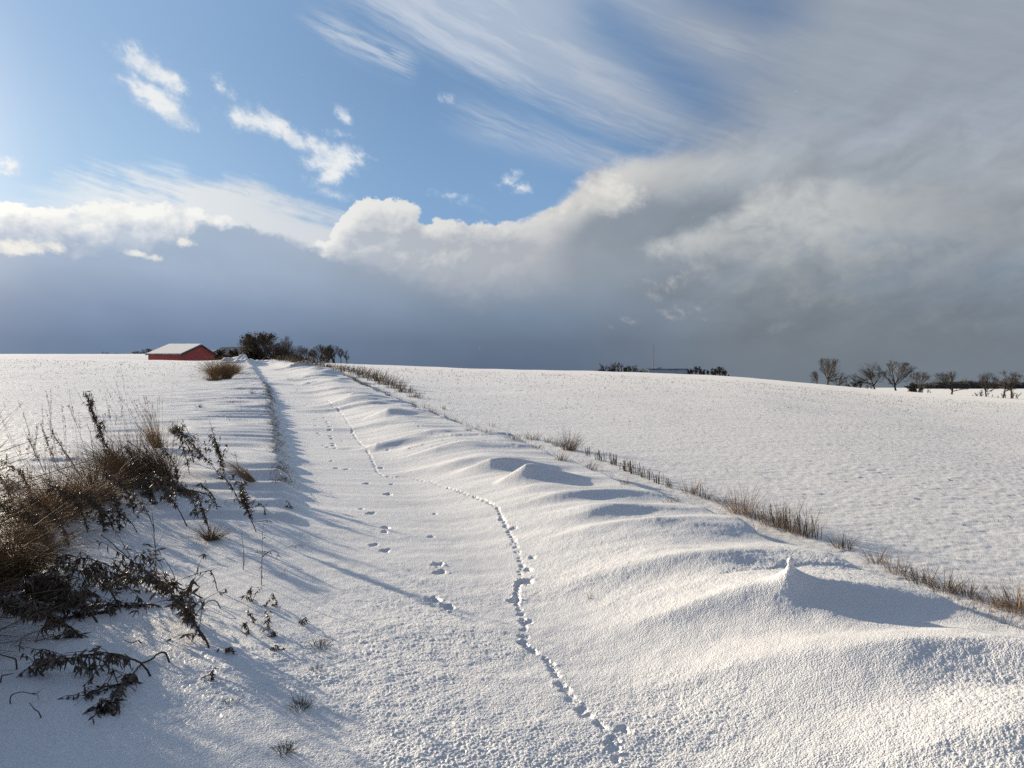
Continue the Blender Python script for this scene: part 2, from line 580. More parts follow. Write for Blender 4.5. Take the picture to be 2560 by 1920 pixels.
# ------------------------------------------------------------------ the lie of the land
CREST_Y = [(-0.7, 140), (-0.32, 125), (0.0, 135), (0.30, 165), (0.65, 185)]
# height of the skyline (as a slope from the eye) against direction x / y
SKYLINE = [(0, 770), (320, 778), (480, 781), (560, 783), (640, 781), (750, 785), (1050, 797), (1320, 802), (1575, 812), (1750, 828), (1900, 842), (2212, 862), (2600, 885)]
KD = 0.0013
_cy = np.linspace(100, 200, 101)
_tt = np.linspace(20, 320, 1500)


def _c_of(yc):
    u = np.maximum(0, _tt - 0.8 * yc)
    return float(np.min((EYE + KD * u * u) / _tt))


_ctab = np.array([_c_of(v) for v in _cy])
_pp = np.array([(a - 1106) / F for a, b in SKYLINE])
_ss = np.array([(815 - b) / F for a, b in SKYLINE])
_pf = np.linspace(-0.9, 1.0, 951)
_sf = np.interp(_pf, _pp, _ss)
_kk = np.hanning(71)
_sf = np.convolve(np.concatenate([np.full(35, _sf[0]), _sf, _sf[-1] + np.arange(1, 36) * (_sf[-1] - _sf[-2])]), _kk / _kk.sum(), 'valid')
_cf = np.interp(_pf, [a for a, b in CREST_Y], [b for a, b in CREST_Y])
_cf = np.convolve(np.pad(_cf, 35, 'edge'), _kk / _kk.sum(), 'valid')

XL_T = np.array([(-30, 9.5), (0, 0.25), (3.2, -0.73), (5.8, -1.53), (9.8, -2.76), (12.6, -3.63), (31.5, -9.6), (70.8, -23.0), (120, -41.5), (200, -72), (400, -150)])
XR_T = np.array([(-30, 11.0), (0, 3.75), (3.0, 2.95), (4.1, 2.62), (5.34, 2.30), (6.8, 1.93), (11.2, 0.72), (16, -0.95), (24.8, -3.7), (55.8, -12.6), (90, -25.5), (125, -38.5), (200, -66), (400, -142)])


def _smooth_tab(T):
    ys = np.linspace(-30, 400, 4301)
    v = np.interp(ys, T[:, 0], T[:, 1])
    k = np.hanning(41)
    k /= k.sum()
    vp = np.concatenate([v[0] + (np.arange(-20, 0)) * (v[1] - v[0]), v, v[-1] + np.arange(1, 21) * (v[-1] - v[-2])])
    return ys, np.convolve(vp, k, 'valid')


_yl, _vl = _smooth_tab(XL_T)
_yr, _vr = _smooth_tab(XR_T)


def XL(y): return np.interp(y, _yl, _vl)
def XR(y): return np.interp(y, _yr, _vr)


def base(x, y):
    ye = (y + np.sqrt(y * y + 4)) / 2
    p = np.clip(x / (ye + 8.0) * 1.058, -0.75, 0.80)
    yc = np.interp(p, _pf, _cf)
    T = np.interp(p, _pf, _sf)
    s = T + np.interp(yc, _cy, _ctab)
    u = np.maximum(0, ye - 0.8 * yc)
    z = s * ye - KD * u * u
    floor = -5.6 + 0.5 * fbm(x / 160, y / 160, 2, 5) - 0.0105 * np.maximum(0, ye - 480) - 0.02 * np.maximum(0, ye - 850)
    z = np.where(z > floor + 3, z, floor + 3 * np.exp(np.clip((z - floor - 3) / 3, -50, 0)))
    # a further rise behind the left field
    fh = 10.6 * np.exp(-((ye - 310) / 75.0) ** 2) * sm((-x / (ye + 1) - 0.365) / 0.06)
    return np.where(fh > 0.3, np.maximum(z, fh - 6 + 6 * sm(fh / 6)), z)


# wind-packed drifts across the right verge: crest point, height, tail towards the wind, lee length, half width, slant
DRIFTS = [
    # x, y, h, tail, lee, width, slant
    (1.66, 4.70, 0.15, 1.25, 0.95, 0.28, -0.04),
    (2.30, 3.72, 0.14, 1.7, 1.4, 0.26, -0.15),
    (2.45, 3.16, 0.17, 1.2, 1.2, 0.22, 0.16),
    (1.50, 5.62, 0.095, 1.3, 1.4, 0.26, 0.02),
    (1.22, 6.75, 0.095, 1.1, 1.2, 0.22, 0.10),
    (0.72, 7.35, 0.055, 0.8, 0.9, 0.18, 0.10),
    (0.95, 8.2, 0.07, 1.4, 0.6, 0.18, 0.10),
    (0.16, 9.3, 0.18, 0.40, 0.45, 0.15, 0.05),
    (-0.28, 10.4, 0.13, 0.55, 0.5, 0.15, 0.05),
    (-0.75, 11.0, 0.09, 1.2, 0.8, 0.25, 0.05),
    (-1.15, 12.2, 0.08, 1.2, 0.8, 0.25, 0.05),
    (-2.3, 13.6, 0.13, 0.5, 0.5, 0.22, 0.0),
    (-2.9, 18.6, 0.16, 0.6, 0.7, 0.35, 0.0),
    (-4.9, 24.5, 0.26, 1.6, 0.9, 0.6, 0.0),
]
_r = random.Random(11)
for _k in range(64):
    _y = 12.5 + 60 * (_k / 64.0) ** 1.35 + _r.uniform(-.5, .5)
    _w = _r.uniform(0.42, 0.98)
    DRIFTS.append((float(XL(_y) + _w * (XR(_y) - XL(_y))), _y, _r.choice((.03, .04, .05, .07, .09, .14)) * _r.uniform(.7, 1.2) * (1 + max(0, _y - 14) / 38), _r.uniform(.8, 3.0), _r.uniform(.7, 2.2), _r.uniform(.12, .34) * (1 + _y / 70), _r.uniform(-.1, .2)))


def drift_sum(x, y):
    out = np.zeros_like(x)
    for i, (cx, cy, h, tl, ll, wd, sl) in enumerate(DRIFTS):
        m = (np.abs(y - cy) < 4 * wd + 0.6) & (x > cx - tl - .3) & (x < cx + ll * 3.2)
        if not m.any():
            continue
        xx, yy = x[m], y[m]
        dx = xx - cx
        wob = 0.13 * pn(xx * 1.3, yy * 1.3, 40 + i) + 0.03 * pn(xx * 4.5, yy * 4.5, 41 + i)
        dy = yy - cy - sl * dx - wob
        along = np.where(dx < 0, np.clip(1 + dx / tl, 0, 1) ** 1.35, np.exp(-(dx / ll) ** 2) * 0.65 + 0.35 * np.exp(-(dx / (2.0 * ll)) ** 2))
        wloc = wd * (0.55 + 0.45 * along) * np.where(dx > 0, 1 + 0.5 * np.clip(dx / ll, 0, 1.5), 1)
        q = dy / wloc
        cross = np.where(q < 0, np.exp(-(np.abs(q) * 1.02) ** 1.45), np.exp(-(np.abs(q) / 1.5) ** 1.7))
        out[m] = np.maximum(out[m], 0) + h * along * cross * np.where(out[m] > 0.02, 0.75, 1)
    return out


def ground0(x, y, fine=False):
    """snow surface without the prints; x, y arrays"""
    x = np.asarray(x, float)
    y = np.asarray(y, float)
    z = base(x, y)
    dist = np.hypot(x, y)
    near = y < 170
    xl = XL(y) + 0.10 * pn(y * 0.5, 3.3, 3) + 0.06 * pn(y * 1.7, 8.1, 4)
    xr = XR(y) + 0.14 * pn(y * 0.6, 1.3, 6) + 0.07 * pn(y * 2.1, 9.1, 7)
    w = (x - xl) / (xr - xl)
    d = xl + 0.18 - x
    fade = sm((150 - y) / 60) * sm((y + 12) / 8)
    # left verge
    hb = 0.03 + 0.10 * sm((y - 7.5) / 5) + 0.10 * sm((y - 40) / 40)
    bank = hb * sm(d / (0.30 + 0.25 * sm((9 - y) / 3))) * (1 - 0.72 * sm((d - 0.6) / 4.5))
    warp = 0.5 * pn(x * 0.25, y * 0.25, 9)
    ph = y * 1.45 + 1.3 * pn(x * 0.30, y * 0.30, 12) + 0.25 * x + 0.5 * pn(x * 0.9, y * 0.9, 13)
    rp = (0.5 + 0.5 * np.sin(2 * np.pi * ph)) ** 1.4
    rp2 = pn(x * 0.5, y * 3.3 + warp * 3 + x * 0.5, 14)
    ripple = (0.075 * rp * (0.35 + 1.4 * np.abs(pn(x * 0.22, y * 0.5, 16))) + 0.03 * rp2) * sm((d + 0.05) / 0.35) * (0.25 + 0.75 * np.exp(-np.clip(d, 0, 9) / 2.4)) * sm((6.5 - d) / 3) * sm((y - 5.5) / 3) * (1 + y / 45)
    # track floor, faint drift lines
    floor = (0.016 * pn(x * 0.5, y * 1.6, 15) + 0.010 * pn(x * 0.7, y * 4.0, 17)) * sm((w + 0.1) / 0.15) * sm((1.1 - w) / 0.2)
    # right verge
    hr = 0.22 + 0.06 * sm((y - 30) / 40)
    rise = hr * sm((w - 0.36) / 0.42)
    over = x - xr
    edge = 1 - sm(over / 0.45)
    ca, sa = math.cos(0.12), math.sin(0.12)
    xx, yy = x * ca + y * sa, -x * sa + y * ca
    sr = pn(xx * 0.42, yy * 1.05 + 0.6 * pn(x * .5, y * .5, 22), 21)
    sr2 = pn(xx * 0.9, yy * 2.4, 23)
    sast = (0.15 * (0.38 - np.abs(sr)) + 0.045 * sr2 + 0.03 * pn(xx * 1.6, yy * 4.2, 24)) * sm((w - 0.42) / 0.3)
    big = 0.92 + sm((y - 25) / 50) * 0.45
    right = (rise + (sast * 0.55 * sm((y - 3) / 4) + drift_sum(x, y)) * big * 0.95) * edge
    right = right - (0.20 - 0.10 * sm((y - 15) / 40)) * sm(over / 0.5) * (1 - 0.8 * sm((over - 3) / 14)) * sm((w - .9) / .1)
    z = z + (bank + ripple + floor + right) * fade
    # heaps shovelled up where the verge ends
    hp = np.exp(-(((x + 27.5) / 2.6) ** 2 + ((y - 82) / 7.0) ** 2)) * (0.55 + 0.6 * fbm(x * 0.9, y * 0.5, 3, 31))
    z = z + hp
    # the cone of snow under the knob
    rk = np.hypot(x - 1.64, (y - 4.69) * 0.9)
    z = z + 0.055 * np.exp(-(rk / 0.085) ** 1.9) + 0.02 * np.exp(-(rk / 0.22) ** 2)
    # the fields: ploughed clods under thin snow
    fld = sm((over - 0.3) / 1.2) + sm((d - 2.2) / 2.5)
    rough = fbm(x * 1.1, y * 1.9, 2, 50) * 0.010 + fbm(x * 6.5, y * 10.5, 3, 55) * 0.009
    rough = rough + (np.maximum(0, pn(x * 3.1, y * 6.2, 61) - 0.30) * 0.035 - np.maximum(0, pn(x * 3.1, y * 8.5, 63) - 0.34) * 0.045) * (0.35 + 1.1 * sm(0.5 + 1.5 * pn(x * 0.12, y * 0.12, 65)))
    row = np.sin((x * 0.985 + y * 0.17) * 2 * np.pi / 7.5) * 0.03
    z = z + (rough + row * 0.5) * fld * sm((260 - dist) / 80)
    z = z + 0.05 * fbm(x / 6.0, y / 6.0, 2, 70) * sm((dist - 4) / 20)
    if fine:
        amp = 0.15 * sm((16 - dist) / 8) + 0.85 * sm((10.5 - dist) / 7)
        m = amp > 0
        xs, ys = x[m], y[m]
        zz = np.zeros_like(z)
        soft = 0.35 + 0.65 * sm(0.5 + 1.5 * pn(xs * 0.9, ys * 0.9, 84))
        crumbs = 0.0042 * cells(xs / 0.0145, ys / 0.0145, 1) + 0.0034 * cells(xs / 0.022 + 7, ys / 0.022, 2) * sm(0.5 + 2.0 * pn(xs * 4, ys * 4, 86))
        zz[m] = (crumbs * soft + 0.0055 * pn(xs * 7, ys * 7, 81) + 0.0045 * pn(xs * 17, ys * 17, 82) * soft) * amp[m]
        z = z + zz
    return z


def g0(x, y):
    return float(ground0(np.array([x]), np.array([y]))[0])


_PITCH = R(-0.48)


def ray(px, py):
    a = (px - 1106) / F
    b = (829.5 - py) / F
    c, s = math.cos(_PITCH), math.sin(_PITCH)
    return np.array([a, c - b * s, s + b * c])


def at(px, py, lift=0.0):
    """the spot of ground that a point of the photograph shows"""
    dv = ray(px, py)
    t = np.concatenate([np.linspace(1.5, 30, 1400), np.linspace(30.05, 260, 1800)])
    zz = ground0(dv[0] * t, dv[1] * t) + lift
    hit = np.nonzero(EYE + dv[2] * t < zz)[0]
    if len(hit) == 0:
        k = len(t) - 1
        return (dv[0] * 130, dv[1] * 130)
    k = hit[0]
    return (dv[0] * t[k], dv[1] * t[k])


# ---- prints in the snow: (picture x, y), size, depth
TRAIL = [(700, 866), (735, 890), (752, 915), (766, 942), (782, 962), (797, 980), (806, 1000), (815, 1020), (830, 1030), (880, 1030), (930, 1042), (1000, 1066), (1046, 1080),
         (1075, 1098), (1090, 1130), (1105, 1160), (1118, 1190), (1128, 1222), (1120, 1262), (1114, 1298), (1126, 1330), (1134, 1350), (1131, 1390), (1150, 1410), (1178, 1425), (1196, 1444), (1206, 1476), (1232, 1508), (1262, 1545), (1300, 1572), (1322, 1584), (1330, 1640), (1338, 1668)]
TRAIL2 = ()
PRINTS = [(838, 1068, .085, .06), (792, 1045, .08, .05), (846, 1046, .06, .035), (822, 1012, .07, .05), (800, 1110, .075, .05), (780, 1100, .05, .03), (832, 1140, .075, .05), (830, 1149, .06, .03),
          (806, 1178, .07, .035), (832, 1190, .07, .04), (944, 1221, .075, .06), (952, 1238, .07, .045), (938, 1298, .08, .06), (968, 1312, .07, .05), (1136, 1258, .075, .06), (1140, 1232, .06, .04),
          (1134, 1346, .06, .05), (1130, 1392, .055, .045), (1350, 1582, .045, .035), (1112, 1300, .07, .06), (1150, 1205, .05, .03),
          (716, 996, .06, .04), (726, 1012, .07, .04), (748, 1014, .06, .04), (682, 920, .06, .04), (706, 912, .06, .04), (760, 935, .06, .04), (690, 940, .06, .04), (724, 968, .06, .04), (700, 962, .06, .04),
          (1085, 1122, .06, .04), (1108, 1142, .06, .04), (930, 1160, .05, .02), (940, 1110, .05, .02), (820, 955, .05, .03), (838, 973, .05, .03), (806, 935, .05, .03), (905, 920, .05, .03)]


def _trail_points():
    r = random.Random(5)
    out = []
    for tr in (TRAIL, *TRAIL2):
        P = [at(*p) for p in tr]
        for (x0, y0), (x1, y1) in zip(P[:-1], P[1:]):
            L = math.hypot(x1 - x0, y1 - y0)
            n = max(2, int(L / 0.045))
            for i in range(n):
                t = (i + r.random()) / n
                sgn = 1 if (i % 2) else -1
                nx, ny = -(y1 - y0) / L, (x1 - x0) / L
                o = sgn * r.uniform(.0, .022)
                out.append((x0 + (x1 - x0) * t + nx * o, y0 + (y1 - y0) * t + ny * o, r.choice((r.uniform(.012, .022), r.uniform(.014, .034))), r.choice((0, r.uniform(.003, .011), r.uniform(.008, .021))), math.atan2(y1 - y0, x1 - x0) + r.uniform(-.5, .5)))
                if i % 2 == 0:
                    out.append((x0 + (x1 - x0) * t, y0 + (y1 - y0) * t, r.uniform(.025, .05), r.uniform(.006, .016), math.atan2(y1 - y0, x1 - x0)))
    for (px, py, rad, dep) in PRINTS:
        x, y = at(px, py)
        out.append((x, y, rad * .85, dep * .72, r.uniform(-.4, .4) + 1.5))
    # faint prints up the rest of the track
    for k in range(90):
        y = 14 + 60 * (k / 90.0) ** 1.2
        wv = 0.28 + 0.05 * math.sin(y * 0.4) if k % 3 else r.uniform(.06, .35)
        out.append((float(XL(y) + wv * (XR(y) - XL(y))), y, r.uniform(.04, .085), r.uniform(.02, .05), 1.8))
    return out


def press(x, y, z, pts):
    for (cx, cy, rad, dep, ang) in pts:
        m = (np.abs(x - cx) < rad * 3) & (np.abs(y - cy) < rad * 3)
        if not m.any():
            continue
        c, s = math.cos(ang), math.sin(ang)
        dx, dy = x[m] - cx, y[m] - cy
        a = (dx * c + dy * s) / (rad * 1.15)
        b = (-dx * s + dy * c) / (rad * 0.80)
        q = np.sqrt(a * a + b * b) + 0.55 * pn(x[m] * 19, y[m] * 19, 90) + 0.3 * pn(x[m] * 47, y[m] * 47, 92)
        z[m] += -dep * (1 - sm((q - 0.25) / 0.75)) + dep * 0.22 * np.exp(-((q - 1.25) / 0.3) ** 2) * np.maximum(0, pn(x[m] * 26, y[m] * 26, 94)) * 2
    return z


def snow_material():
    m = bpy.data.materials.new('snow')
    m.use_nodes = True
    nt = m.node_tree
    b = nt.nodes['Principled BSDF']
    b.inputs['Base Color'].default_value = (0.83, 0.845, 0.865, 1)
    b.inputs['Roughness'].default_value = 0.42
    b.inputs['Specular IOR Level'].default_value = 0.8
    b.inputs['Sheen Weight'].default_value = 0.15
    b.inputs['Sheen Roughness'].default_value = 0.4
    g = nt.nodes.new('ShaderNodeNewGeometry')
    n1 = nt.nodes.new('ShaderNodeTexVoronoi')
    n1.feature = 'F1'
    n1.inputs['Scale'].default_value = 120
    nt.links.new(g.outputs['Position'], n1.inputs['Vector'])
    n1b = nt.nodes.new('ShaderNodeMath')
    n1b.operation = 'SUBTRACT'
    n1b.inputs[0].default_value = 1.0
    nt.links.new(n1.outputs['Distance'], n1b.inputs[1])
    b1 = nt.nodes.new('ShaderNodeBump')
    b1.inputs['Strength'].default_value = 0.55
    b1.inputs['Distance'].default_value = 0.006
    nt.links.new(n1b.outputs[0], b1.inputs['Height'])
    n2 = nt.nodes.new('ShaderNodeTexNoise')
    n2.inputs['Scale'].default_value = 9
    n2.inputs['Detail'].default_value = 4
    n2.inputs['Roughness'].default_value = 0.6
    nt.links.new(g.outputs['Position'], n2.inputs['Vector'])
    b2 = nt.nodes.new('ShaderNodeBump')
    b2.inputs['Strength'].default_value = 0.18
    b2.inputs['Distance'].default_value = 0.03
    nt.links.new(n2.outputs[0], b2.inputs['Height'])
    nt.links.new(b1.outputs[0], b2.inputs['Normal'])
    nt.links.new(b2.outputs[0], b.inputs['Normal'])
    return m


M_SNOW = snow_material()


def build_ground():
    az_f = np.linspace(R(-43), R(43), GROUND_COLS)
    az_c = np.linspace(R(43), R(317), 120)[1:-1]
    az = np.concatenate([az_f, az_c])
    rs = [0.4, 0.7, 1.0, 1.3, 1.6, 1.9, 2.15, 2.4, 2.6]
    while rs[-1] < 7000:
        r = rs[-1]
        rs.append(r + min(max(0.0048, 0.62 * r * r / (799 * 1.65)), 0.0042 * r if r < 220 else 0.02 * r) * GROUND_STEP)
    rs = np.array(rs)
    nA, nR = len(az), len(rs)
    RR, AA = np.meshgrid(rs, az, indexing='ij')
    x = (RR * np.sin(AA)).ravel()
    y = (RR * np.cos(AA)).ravel()
    z = np.empty_like(x)
    for i in range(0, len(x), 300000):
        z[i:i + 300000] = ground0(x[i:i + 300000], y[i:i + 300000], True)
    mk = (y > 2) & (y < 80) & (np.abs(x) < 30)
    idx = np.nonzero(mk)[0]
    xs, ys, zs = x[idx], y[idx], z[idx]
    order = np.argsort(ys)
    xs, ys, zs = xs[order], ys[order], zs[order]
    for q in _trail_points():
        a, b = np.searchsorted(ys, (q[1] - q[2] * 3, q[1] + q[2] * 3))
        if b > a:
            zs[a:b] = press(xs[a:b], ys[a:b], zs[a:b], [q])
    z[idx[order]] = zs
    co = np.empty((nR * nA + 1, 3), np.float32)
    co[:-1, 0], co[:-1, 1], co[:-1, 2] = x, y, z
    co[-1] = (0, 0, g0(0, 0))
    i = np.arange(nR - 1)[:, None] * nA
    j = np.arange(nA)[None, :]
    j2 = (j + 1) % nA
    quads = np.stack([i + j, i + j2, i + nA + j2, i + nA + j], -1).reshape(-1, 4)[:, ::-1]
    tris = np.stack([np.full(nA, nR * nA), np.arange(nA), (np.arange(nA) + 1) % nA], -1)[:, ::-1]
    me = bpy.data.meshes.new('snow_ground')
    me.vertices.add(len(co))
    me.vertices.foreach_set('co', co.ravel())
    nl = quads.size + tris.size
    me.loops.add(nl)
    me.loops.foreach_set('vertex_index', np.concatenate([quads.ravel(), tris.ravel()]).astype(np.int32))
    npoly = len(quads) + len(tris)
    me.polygons.add(npoly)
    st = np.concatenate([np.arange(len(quads)) * 4, quads.size + np.arange(len(tris)) * 3]).astype(np.int32)
    me.polygons.foreach_set('loop_start', st)
    me.polygons.foreach_set('use_smooth', np.ones(npoly, bool))
    me.update(calc_edges=True)
    me.materials.append(M_SNOW)
    o = bpy.data.objects.new('snow_ground', me)
    COL.objects.link(o)
    tag(o, kind='structure')
    print('NOTE ground verts', len(co))
    return o


GROUND_COLS, GROUND_STEP = 1300, 1.0
build_ground()

# ------------------------------------------------------------------ materials
def thatch(name, c1, c2, scale=14.0, spec=0.25, rough=0.75, trans=0.0):
    m = new_mat(name, c1, rough, spec)
    vary(m, c1, c2, scale, 3.0)
    return m


M_STEM = thatch('dead_stem', (0.045, 0.032, 0.024), (0.13, 0.090, 0.062), 12)
M_LEAF = thatch('withered_leaf', (0.030, 0.021, 0.016), (0.20, 0.155, 0.120), 42, 0.4, 0.5)
M_STRAW = thatch('straw', (0.20, 0.125, 0.060), (0.36, 0.24, 0.125), 12)
M_STRAW_DARK = thatch('weathered_straw', (0.085, 0.055, 0.030), (0.20, 0.13, 0.070), 12)
M_STUBBLE = thatch('stubble_straw', (0.05, 0.038, 0.024), (0.16, 0.115, 0.062), 20)
M_GRASS = thatch('frosted_grass', (0.035, 0.040, 0.018), (0.10, 0.085, 0.042), 15)
M_BARK = thatch('bark', (0.030, 0.026, 0.022), (0.075, 0.062, 0.048), 3)
M_TWIG = thatch('twigs', (0.055, 0.046, 0.038), (0.115, 0.092, 0.072), 2)
M_WOOD_FAR = thatch('hazed_far_wood', (0.040, 0.040, 0.036), (0.075, 0.070, 0.058), .2)  # distance haze is put into this lightened colour
M_TWIG_BROWN = thatch('brown_twigs', (0.085, 0.055, 0.033), (0.21, 0.135, 0.078), 4)
M_EVERGREEN = thatch('dark_foliage', (0.016, 0.018, 0.012), (0.048, 0.045, 0.028), 2)
M_RUST_LEAF = thatch('rusty_leaves', (0.050, 0.040, 0.028), (0.145, 0.105, 0.068), 1.5)


# ------------------------------------------------------------------ mesh collectors
class MB:
    def __init__(self):
        self.v = []
        self.f = []

    def tube(self, pts, radii, sides=5, cap=True):
        n0 = len(self.v)
        pts = [Vector(p) for p in pts]
        ref = Vector((0.31, 0.17, 0.93))
        for i, p in enumerate(pts):
            d = (pts[min(i + 1, len(pts) - 1)] - pts[max(i - 1, 0)])
            if d.length < 1e-9:
                d = Vector((0, 0, 1))
            d.normalize()
            a = d.cross(ref)
            if a.length < 0.05:
                a = d.cross(Vector((1, 0, 0)))
            a.normalize()
            b = d.cross(a)
            r = radii[i] if not isinstance(radii, (int, float)) else radii
            for k in range(sides):
                t = 2 * math.pi * k / sides
                self.v.append(p + a * (r * math.cos(t)) + b * (r * math.sin(t)))
        for i in range(len(pts) - 1):
            for k in range(sides):
                k2 = (k + 1) % sides
                self.f.append((n0 + i * sides + k, n0 + i * sides + k2, n0 + (i + 1) * sides + k2, n0 + (i + 1) * sides + k))
        if cap:
            self.f.append(tuple(n0 + k for k in range(sides))[::-1])
            self.f.append(tuple(n0 + (len(pts) - 1) * sides + k for k in range(sides)))

    def ribbon(self, pts, widths, side, twist=0.0):
        """a flat blade that follows pts; side is the direction of its width"""
        n0 = len(self.v)
        n = len(pts)
        for i, p in enumerate(pts):
            s = Vector(side)
            if twist:
                d = Vector(pts[min(i + 1, n - 1)]) - Vector(pts[max(i - 1, 0)])
                if d.length > 1e-9:
                    s = Matrix.Rotation(twist * i / n, 3, d.normalized()) @ s
            s = s * (widths[i] / 2)
            self.v.append(Vector(p) - s)
            self.v.append(Vector(p) + s)
        for i in range(n - 1):
            a = n0 + i * 2
            self.f.append((a, a + 1, a + 3, a + 2))

    def box(self, c, s):
        n0 = len(self.v)
        for dx in (-.5, .5):
            for dy in (-.5, .5):
                for dz in (-.5, .5):
                    self.v.append(Vector((c[0] + dx * s[0], c[1] + dy * s[1], c[2] + dz * s[2])))
        for q in ((0, 1, 3, 2), (4, 6, 7, 5), (0, 4, 5, 1), (2, 3, 7, 6), (0, 2, 6, 4), (1, 5, 7, 3)):
            self.f.append(tuple(n0 + k for k in q))

    def prism(self, poly, ext):
        """closed prism: polygon poly (3D points) pushed along ext"""
        n0 = len(self.v)
        n = len(poly)
        e = Vector(ext)
        for p in poly:
            self.v.append(Vector(p))
        for p in poly:
            self.v.append(Vector(p) + e)
        self.f.append(tuple(n0 + k for k in range(n))[::-1])
        self.f.append(tuple(n0 + n + k for k in range(n)))
        for k in range(n):
            k2 = (k + 1) % n
            self.f.append((n0 + k, n0 + k2, n0 + n + k2, n0 + n + k))

    def build(self, name, mat, parent=None, smooth=False):
        return mesh_obj(name, [tuple(v) for v in self.v], self.f, mat, parent, smooth)


def rv(r, s=1.0):
    return Vector((r.uniform(-1, 1), r.uniform(-1, 1), r.uniform(-1, 1))) * s


def leaf(mb, r, p, d, L, W):
    """a withered, curled, lobed leaf hanging from p"""
    side = d.cross(Vector((r.uniform(-1, 1), r.uniform(-1, 1), r.uniform(-.3, .3))))
    if side.length < 1e-4:
        side = Vector((1, 0, 0))
    side.normalize()
    n = 4
    for lobe in range(r.choice((1, 2, 2))):
        dd = (d + rv(r, 0.45)).normalized()
        pts = [p.copy()]
        q = p.copy()
        bend = rv(r, 0.85)
        for i in range(n):
            dd = (dd + bend * 0.5 + Vector((0, 0, -0.30))).normalized()
            q = q + dd * (L / n)
            pts.append(q.copy())
        w = [W * k * r.uniform(.5, 1.2) for k in (0.25, 0.9, 1.0, 0.65, 0.08)]
        mb.ribbon(pts, w, side, r.uniform(-2.2, 2.2))


def resample(P, n):
    P = [Vector(p) for p in P]
    acc = [0]
    for a, b in zip(P[:-1], P[1:]):
        acc.append(acc[-1] + (b - a).length)
    out = []
    for k in range(n):
        t = acc[-1] * k / (n - 1)
        i = 0
        while i < len(P) - 2 and acc[i + 1] < t:
            i += 1
        s = (t - acc[i]) / max(1e-9, acc[i + 1] - acc[i])
        # Catmull-Rom through the given points
        p0 = P[max(i - 1, 0)]
        p1, p2 = P[i], P[i + 1]
        p3 = P[min(i + 2, len(P) - 1)]
        s2, s3 = s * s, s * s * s
        out.append(0.5 * ((2 * p1) + (p2 - p0) * s + (2 * p0 - 5 * p1 + 4 * p2 - p3) * s2 + (3 * p1 - p0 - 3 * p2 + p3) * s3))
    return out, acc[-1]


def on_ray(px, py, depth):
    dv = ray(px, py)
    t = depth / dv[1]
    return Vector((dv[0] * t, depth, EYE + dv[2] * t))


